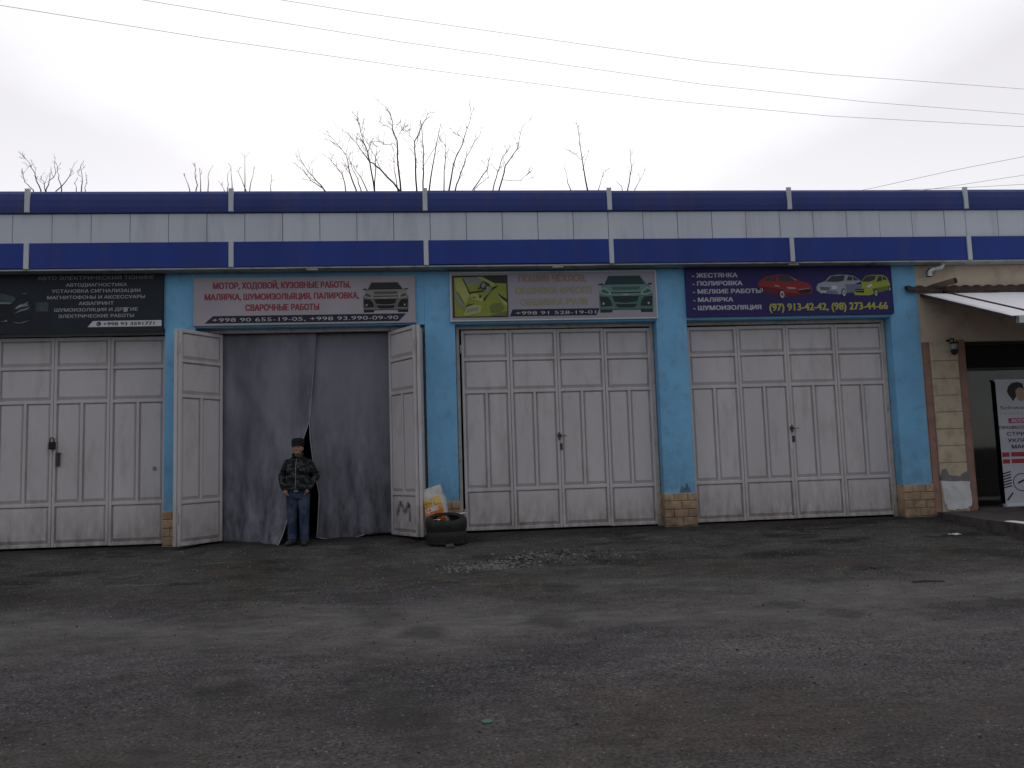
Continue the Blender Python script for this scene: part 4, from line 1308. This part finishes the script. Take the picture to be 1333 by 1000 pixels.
for k in range(5600):
    y = -rnd.uniform(.4, 1) ** 1 * rnd.uniform(.5, 10.6)
    d = 13 + y
    x = rnd.uniform(-.62, .82) * d + .08 * d
    chip(x, y, rnd.choice((.004, .005, .006, .007, .009)) * (1 + rnd.random() * .6), rnd.choice((0, 0, 0, 1, 2)))
for k in range(280):                                   # crushed rubble patch by the third gate
    x = rnd.gauss(.95, .42); y = rnd.gauss(-2.5, .22) + (x - .9) * .35
    chip(x, y, rnd.choice((.010, .014, .02, .028)), rnd.choice((0, 0, 0, 1)))
for k in range(120):
    chip(rnd.gauss(1.9, .5), rnd.gauss(-2.35, .25), rnd.choice((.01, .016, .02)), rnd.choice((0, 1)))
for k in range(160):
    chip(rnd.gauss(.45, .22), rnd.gauss(-2.75, .09), rnd.choice((.012, .018, .024)), 0)
tag(gv.build('gravel', chip_m), 'loose chips and crushed rubble scattered over the yard', 'gravel', kind='stuff')

# ---------------------------------------------------------------- the man in the doorway
PX, PY = -2.245, -.36
P = thing('person', (PX, PY, gz(PY) + .004), 'man in camouflage jacket, jeans and black cap, hands in pockets', 'person')
def limb(m, pts, rad, n=14):
    """tapered limb with rounded ends, subdivided for an even skin"""
    P_ = [Vector(p) for p in pts]; o = []; q = []
    for i in range(len(P_) - 1):
        for k in range(5):
            s = k / 5; o.append(P_[i].lerp(P_[i + 1], s)); q.append(rad[i] + (rad[i + 1] - rad[i]) * s)
    o.append(P_[-1]); q.append(rad[-1])
    m.tube(o, q, n)
    m.ball(tuple(o[0]), rad[0] * .98, 12, 8); m.ball(tuple(o[-1]), rad[-1] * .98, 12, 8)
def skin_part(m, name, mt, voxel, smooth=6):
    o = m.build(name, mt, None, raw=True); o.parent = P
    remesh(o, voxel, smooth)
    o.data.materials.clear(); o.data.materials.append(mt)
    o.data.polygons.foreach_set('use_smooth', [True] * len(o.data.polygons))
    return o
ELB_L, ELB_R = (-.272, .085, 1.045), (.266, .085, 1.04)
WR_L, WR_R = (-.198, -.085, .862), (.186, -.085, .862)
bd = MB()
# head
bd.ball((0, -.005, 1.475), (.073, .09, .105), 20, 14)
bd.ball((0, -.035, 1.425), (.056, .055, .06), 16, 10)           # jaw
bd.ball((0, -.078, 1.392), (.024, .018, .018), 10, 8)           # chin
bd.tube([(0, -.088, 1.485), (0, -.105, 1.452), (0, -.102, 1.443)], [.009, .015, .013], 8)   # nose
bd.ball((-.012, -.095, 1.446), .009, 8, 6); bd.ball((.012, -.095, 1.446), .009, 8, 6)
bd.tube([(-.042, -.078, 1.502), (0, -.09, 1.498), (.042, -.078, 1.502)], [.009, .010, .009], 8)  # brow
bd.ball((0, -.084, 1.418), (.024, .012, .007), 10, 6); bd.ball((0, -.083, 1.409), (.021, .012, .007), 10, 6)
for s in (-1, 1):
    bd.ball((s * .045, -.065, 1.452), (.02, .02, .018), 10, 8)  # cheek
    bd.ball((s * .074, .008, 1.465), (.011, .02, .033), 8, 8)   # ear
bd.tube([(0, .015, 1.43), (0, .025, 1.36), (0, .03, 1.28)], [.054, .054, .07], 14)
# trunk and limbs under the clothes
bd.rings([(1.32, 0, .02, .09, .07), (1.27, 0, .02, .15, .085), (1.1, 0, .01, .16, .10), (.95, 0, .01, .145, .095), (.82, 0, .01, .15, .10), (.74, 0, .01, .13, .09)], 20)
for s, el, wr in ((-1, ELB_L, WR_L), (1, ELB_R, WR_R)):
    limb(bd, [(s * .17, .02, 1.25), el, wr], [.05, .042, .03])
    limb(bd, [(s * .085, .01, .78), (s * .09, -.01, .44), (s * .092, .015, .08)], [.075, .052, .042])
    # hand: palm, four fingers sliding into the pocket, thumb along its edge
    W = Vector(wr); dn = Vector((-s * .62, .16, -1)).normalized(); ac = Vector((s * .30, -.92, .02)).normalized()
    pc = W + dn * .055
    bd.tube([W + dn * .005, W + dn * .03, W + dn * .085], [.024, .030, .028], 10)
    for k, (off, ln) in enumerate(((-.030, .062), (-.010, .072), (.010, .068), (.029, .052))):
        a = W + dn * .078 - ac * off + Vector((-s * .002, 0, 0))
        b_ = a + dn * ln * .55 + Vector((-s * .004, -.004, 0)); c_ = b_ + dn * ln * .45 + Vector((-s * .010, .004, 0))
        bd.tube([a - dn * .02, a, b_, c_], [.0095, .009, .0085, .0075], 8)
    t0 = W + dn * .03 + ac * .026; t1 = t0 + dn * .03 + ac * .018; t2 = t1 + dn * .026 + ac * .003
    bd.tube([t0, t1, t2], [.011, .0105, .0085], 8)
    bd.tube([(s * .092, .02, .09), (s * .098, -.02, .035), (s * .108, -.10, .025)], [.04, .038, .026], 10)
body = skin_part(bd, 'body', M['skin'], .0055, 3)
ey = MB()
for s in (-1, 1): ey.ball((s * .029, -.083, 1.480), (.011, .006, .006), 10, 8)
o = ey.build('eyes', M['cap'], None, raw=True); o.parent = P
hr = MB().rings([(1.455, 0, .035, .070, .066), (1.49, 0, .022, .079, .084), (1.54, 0, .012, .080, .094)], 24)
o = hr.build('hair', M['cap'], None, smooth=True, raw=True); o.parent = P
# trousers
tr_ = MB()
tr_.rings([(.90, 0, .01, .165, .115), (.83, 0, .01, .172, .122), (.76, 0, .012, .178, .128), (.70, 0, .012, .165, .118)], 24)
for s in (-1, 1):
    limb(tr_, [(s * .086, .01, .76), (s * .093, -.012, .46), (s * .090, -.008, .40), (s * .092, .008, .075)], [.098, .080, .077, .068], 16)
    for z, rr in ((.10, .074), (.135, .070), (.17, .073), (.42, .080), (.47, .083)):
        tr_.rings([(z - .012, s * .092, .004, rr - .012, rr - .012), (z, s * .092, .0, rr + .003, rr + .004), (z + .014, s * .092, .004, rr - .012, rr - .012)], 16)
skin_part(tr_, 'jeans', M['jeans'], .009, 4)
# jacket
jk = MB()
jk.rings([(.825, 0, .008, .150, .115), (.845, 0, .006, .170, .135), (.875, 0, .004, .178, .146), (.92, 0, .002, .180, .15), (1.05, 0, .004, .172, .148), (1.16, 0, .008, .180, .142), (1.245, 0, .014, .186, .125), (1.29, 0, .018, .165, .105), (1.325, 0, .022, .115, .088), (1.35, 0, .022, .085, .08)], 28)
for s, el, wr in ((-1, ELB_L, WR_L), (1, ELB_R, WR_R)):
    limb(jk, [(s * .160, .02, 1.245), (s * .205, .045, 1.155), el, wr], [.068, .062, .055, .044], 16)
    for k in (.2, .45, .7, .9):                            # bunched sleeve folds
        c_ = Vector(el).lerp(Vector(wr), k); rr = .070 - .020 * k
        jk.ball(tuple(c_), (rr * 1.05, rr * 1.05, .018), 12, 6)
    jk.ball((s * .10, -.128, 1.12), (.055, .022, .045), 12, 8)     # chest pocket
jk.tube([(-.18, 0, .855), (-.178, -.06, .853), (-.1, -.13, .85), (0, -.146, .85), (.1, -.13, .85), (.178, -.06, .853), (.18, 0, .855), (.12, .12, .86), (-.12, .12, .86), (-.18, 0, .855)], .016, 8)
jo = skin_part(jk, 'jacket', M['camo'], .009, 4)
for v in jo.data.vertices:                                 # creases
    q = Vector((v.co.x * 9, v.co.y * 9, v.co.z * 16))
    v.co += v.normal * (.006 * noise.noise(q) + .003 * noise.noise(q * 2.3))
cl = MB()
for i in range(2):
    s = -1 if i == 0 else 1
    cl.tube([(s * .012, -.072, 1.325), (s * .05, -.055, 1.345), (s * .078, .0, 1.375), (s * .062, .07, 1.385), (0, .088, 1.385)], [.018, .022, .022, .02, .02], 8)
skin_part(cl, 'collar', M['camo'], .008, 2)
zp = MB().tube([(0, -.092, 1.30), (0, -.128, 1.22), (0, -.146, 1.12), (0, -.155, 1.0), (0, -.158, .90), (0, -.15, .86)], .004, 6)
o = zp.build('zip', M['zip'], None, raw=True); o.parent = P
bk = MB().cbox(-.032, .032, -.134, -.115, .803, .842, .005)
o = bk.build('belt_buckle', M['zip'], None, raw=True); o.parent = P
# cap with a short peak
cpb = MB().rings([(1.505, 0, .002, .086, .103), (1.525, 0, .002, .093, .109), (1.56, 0, .004, .098, .113), (1.595, 0, .008, .096, .110), (1.622, 0, .012, .078, .092), (1.632, 0, .014, .03, .035)], 28)
cpb.rings([(1.512, 0, -.085, .070, .052), (1.522, 0, -.078, .076, .056), (1.534, 0, -.07, .072, .05)], 20)
for s in (-1, 1): cpb.ball((s * .082, .02, 1.51), (.016, .045, .028), 10, 8)
skin_part(cpb, 'cap', M['cap'], .008, 3)
for s in (-1, 1):
    sh_ = MB()
    c = Vector((s * .098, -.02 if s > 0 else .01, 0)); ax = Vector((s * .22, -1, 0)).normalized()
    pp = [c + ax * t + Vector((0, 0, z)) for t, z in ((-.075, .045), (-.03, .05), (.04, .045), (.11, .036), (.165, .03))]
    sh_.tube(pp, [.040, .044, .046, .046, .034], 14)
    sh_.ball(tuple(pp[0]), .04); sh_.ball(tuple(pp[-1]), (.036, .036, .03))
    sh_.tube([c + Vector((0, .01, .05)), c + Vector((0, .01, .10))], [.046, .05], 12)
    o = skin_part(sh_, 'shoe', M['shoe'], .008, 3)
    for v in o.data.vertices:
        v.co.z = max(v.co.z, .002)
P.rotation_euler = (0, 0, R(-4))

# ---------------------------------------------------------------- bare trees behind the garages (metres, traced limb by limb)
TREES = {"main":[[[-3.4,9.45],[-3.78,9.94],[-4.08,10.37]],[[-3.43,9.48],[-3.79,9.71],[-4.03,10.03]],[[-2.79,9.48],[-2.9,10.0],[-3.06,10.23],[-3.25,10.46]],[[-2.46,9.45],[-2.67,10.11],[-2.73,10.46],[-3.14,10.98]],[[-2.32,9.47],[-2.48,9.94],[-2.64,10.37]],[[-2.13,9.45],[-2.45,10.11],[-2.62,10.4]],[[-1.91,9.45],[-2.03,10.29],[-2.14,10.75],[-2.28,11.16],[-2.38,11.63]],[[-1.92,9.47],[-1.89,10.4],[-1.83,10.9]],[[-1.15,9.44],[-1.73,10.14],[-2.06,10.38],[-2.33,10.78],[-2.69,11.28]],[[-1.73,10.14],[-1.89,10.52],[-2.24,11.16]],[[-1.12,9.44],[-1.19,10.29],[-1.21,11.1],[-1.34,11.46],[-1.35,11.76],[-1.48,12.12]],[[-1.21,11.1],[-1.09,11.29],[-0.92,11.43]],[[-1.34,11.43],[-1.73,11.75]],[[-1.21,9.47],[-1.31,10.11],[-1.3,10.64]],[[-1.35,10.96],[-1.6,10.93],[-1.78,11.06]],[[-0.63,9.44],[-0.65,10.29],[-0.66,10.96],[-0.35,11.58],[-0.2,11.82]],[[-0.66,10.96],[-0.83,11.35],[-0.92,11.46]],[[-0.44,9.44],[-0.42,10.29],[-0.42,10.99],[-0.47,11.67]],[[-0.25,9.44],[-0.06,10.52],[0.16,11.53]],[[-0.43,10.17],[-0.02,10.82]],[[0.2,9.47],[0.27,10.41],[0.27,11.0]],[[0.37,9.5],[0.5,10.17],[0.86,11.03],[1.08,11.71]],[[0.87,11.09],[0.65,11.41]],[[0.54,9.44],[0.72,10.0],[0.91,10.53],[1.36,11.24]]],"second":[[[1.15,9.96],[1.65,10.64],[1.72,10.95]],[[1.21,9.99],[1.68,10.39]],[[1.81,9.95],[1.98,10.55],[2.15,11.02],[2.41,11.4]],[[2.01,9.95],[2.23,10.73],[2.65,11.3],[2.83,12.03]],[[2.16,10.35],[2.74,10.33],[3.15,10.7]],[[2.01,10.55],[1.81,10.73]]],"t3":[[[5.24,10.49],[5.09,11.59],[4.98,12.79]],[[5.09,11.59],[4.77,11.86]],[[5.14,11.26],[5.36,11.86]],[[4.65,10.49],[4.43,11.32]],[[5.63,10.49],[5.85,11.13]]],"t4":[[[6.67,10.49],[6.84,11.26],[6.8,11.93]],[[6.93,10.49],[7.19,10.93]],[[6.48,10.6],[6.29,10.79]]],"t0":[[[-13.12,10.54],[-13.31,11.01],[-13.51,11.48],[-13.66,11.64]],[[-13.01,10.54],[-13.09,10.89],[-13.21,11.09]],[[-12.9,10.54],[-12.65,10.93],[-12.62,11.29]],[[-12.68,10.54],[-12.29,11.05],[-12.26,11.32]],[[-13.38,10.56],[-13.68,10.85],[-13.76,11.13]],[[-12.41,10.54],[-12.49,11.01],[-12.53,11.3]]],"t0b":[[[-12.29,10.88],[-12.29,11.37],[-12.3,11.91]],[[-12.29,11.37],[-12.42,11.54]],[[-12.39,10.88],[-12.45,11.13]],[[-12.15,10.88],[-12.11,11.17]]],"t1":[[[-8.41,10.87],[-8.45,11.49],[-8.46,11.87]],[[-8.61,10.87],[-8.81,11.45]],[[-8.27,10.9],[-8.32,11.7]],[[-7.96,10.87],[-7.89,11.49]]],"t2":[[[-7.14,10.87],[-7.17,11.66]],[[-6.72,10.87],[-6.71,12.0]],[[-6.72,10.87],[-7.0,11.58]],[[-6.56,10.87],[-6.42,11.58]],[[-7.35,10.91],[-7.33,11.49]],[[-5.88,10.87],[-5.87,11.45]],[[-7.47,10.89],[-7.59,11.12]]]}
trnd = random.Random(5)
def bare_tree(name, label, Y, limbs, base, r0, twig=1.0):
    t = thing(name, (base, Y, -.05), label, 'tree', 'bare trees behind the garages')
    lo = min(p[1] for l in limbs for p in l)
    forkz = 4.2
    tk = MB()
    pts = [(base, Y, -.2), (base + .05, Y + .03, 1.2), (base - .04, Y, 2.6), (base + .03, Y, forkz), (base + .05, Y + .02, forkz + 1.2)]
    tk.tube(pts, [r0 * 1.35, r0 * 1.05, r0, r0 * .9, r0 * .35], 12)
    tk.build('trunk', M['bark'], t, smooth=True)
    cr_ = MB()
    def sprout(p, d, ln, r, depth):
        n = 5; q = Vector(p); pp = [q.copy()]
        for k in range(n):
            d = (d + Vector((trnd.gauss(0, .14), trnd.gauss(0, .14), trnd.gauss(.05, .10)))).normalized()
            q = q + d * ln / n; pp.append(q.copy())
        cr_.tube(pp, [max(.0042, r * (1 - .6 * k / n)) for k in range(n + 1)], 4, cap=False)
        if depth > 0:
            for k in range(trnd.randint(1, 2)):
                i = trnd.randint(1, n - 1)
                sd = (d + Vector((trnd.uniform(-1, 1), trnd.uniform(-.8, .8), trnd.uniform(-.1, .6)))).normalized()
                sprout(pp[i], sd, ln * .5, r * .6, depth - 1)
    for l in limbs:
        dy = trnd.uniform(-.3, .3)
        P3 = [Vector((x, Y + dy * (.6 + .25 * i), z)) for i, (x, z) in enumerate(l)]
        L_ = sum((b - a).length for a, b in zip(P3[:-1], P3[1:]))
        isroot = l[0][1] < lo + .35
        rb = (.011 + .0078 * min(L_, 3)) * (1 if isroot else .55)
        fine = [P3[0]]
        for a, b in zip(P3[:-1], P3[1:]):                  # small kinks between the traced points
            for k in (1, 2, 3):
                q = a.lerp(b, k / 3)
                if k < 3: q = q + Vector((trnd.gauss(0, .014), trnd.gauss(0, .05), trnd.gauss(0, .01)))
                fine.append(q)
        n = len(fine)
        rad = [max(.0078, rb * (1 - .82 * i / (n - 1))) for i in range(n)]
        if isroot:                                         # down to the fork
            root = Vector((base + .03 + (l[0][0] - base) * .05, Y, forkz + min(.9, trnd.uniform(-.6, .6))))
            a = P3[0]
            mid = root.lerp(a, .5) + Vector(((a.x - base) * .10, 0, .0))
            cr_.tube([root, root.lerp(mid, .5) + Vector((0, .03, .05)), mid, mid.lerp(a, .6), a], [rb * 1.9, rb * 1.6, rb * 1.35, rb * 1.15, rb], 6, cap=False)
        cr_.tube(fine, rad, 6)
        for i in range(2, n):
            for _ in range(2 if trnd.random() < .5 else 1):
                if trnd.random() > .8 * twig: continue
                d = (fine[i] - fine[i - 1]).normalized()
                sd = (d * .7 + Vector((trnd.uniform(-1, 1), trnd.uniform(-.7, .7), trnd.uniform(0, .4)))).normalized()
                sprout(fine[i], sd, trnd.uniform(.18, .55) * twig, .0060, 1)
    # a few lower limbs, hidden from the street by the roof
    for k in range(6):
        a = trnd.uniform(0, 6.28)
        sprout((base, Y, forkz - .5 + .25 * k), Vector((math.cos(a), math.sin(a), .8)).normalized(), 2.6, .04, 2)
    cr_.build('crown', M['bark'], t)
    return t
bare_tree('bare_tree', 'largest bare tree, wide many stemmed crown above the red lettered sign', 11, TREES['main'], -1.0, .22)
bare_tree('bare_tree', 'forked bare tree touching the largest crown on its right', 12.5, TREES['second'], 2.2, .13)
bare_tree('bare_tree', 'slim bare tree with one tall tip, left of a smaller one', 14, TREES['t3'], 5.0, .11, .8)
bare_tree('bare_tree', 'smallest slim bare tree, nearest the right of the tree row', 14, TREES['t4'], 6.7, .09, .8)
bare_tree('bare_tree', 'bushy bare tree top at the far left', 14, TREES['t0'], -13.0, .12, .8)
bare_tree('bare_tree', 'thin single twigged bare tree beside the far left tree', 15, TREES['t0b'], -12.25, .07, .6)
bare_tree('bare_tree', 'upright bare twigs left of the second fascia strip', 15, TREES['t1'], -8.4, .10, .5)
bare_tree('bare_tree', 'upright bare twigs right of the second fascia strip', 15, TREES['t2'], -6.8, .10, .5)

# ---------------------------------------------------------------- overhead wires
def wire(pts, r, label):
    """sagging cable through the given points, carried on past the picture at both ends"""
    P3 = [Vector(p) for p in pts]
    a = P3[0] + (P3[0] - P3[1]).normalized() * 14; b = P3[-1] + (P3[-1] - P3[-2]).normalized() * 14
    a.z += .25; b.z += .25
    P3 = [a] + P3 + [b]; o = []
    for i in range(1, len(P3) - 2):
        p0, p1, p2, p3 = P3[i - 1], P3[i], P3[i + 1], P3[i + 2]
        for k in range(8):
            s = k / 8
            o.append(p1.lerp(p2, s))
    o = [a] + o + [P3[-2], b]
    w_ = MB().tube(o, r, 6).build('overhead_wire', M['wire'], origin=tuple(o[len(o) // 2]))
    return tag(w_, label, 'wire', 'cables crossing the sky')
wire([(-7.22, .39, 9), (-4.12, 1.36, 9), (-.38, 2.39, 9), (4.98, 3.70, 9), (9.23, 4.48, 9), (14.57, 5.03, 9)], .0036, 'lowest of the three long wires sloping across the sky')
wire([(-5.21, 1.16, 9.6), (-3.11, 1.78, 9.6), (-.62, 2.5, 9.6), (6.13, 4.18, 9.6), (10.56, 5.02, 9.6), (15.11, 5.65, 9.6)], .0036, 'middle of the three long wires sloping across the sky')
wire([(-2.96, 2.08, 10.2), (-1.3, 2.52, 10.2), (6.19, 4.27, 10.2), (9.53, 4.83, 10.2), (15.04, 5.49, 10.2)], .0036, 'highest of the three long wires sloping across the sky')
wire([(11.52, 6.6, 8), (12.83, 5.36, 8), (14.02, 4.44, 8)], .0042, 'upper of the short wires rising from the roof at the right')
wire([(13.51, 6.55, 8), (14.98, 5.69, 8)], .0042, 'middle of the short wires rising from the roof at the right')
wire([(14.14, 6.61, 8), (15.51, 6.38, 8)], .0042, 'lowest nearly level wire along the roof edge at the right')
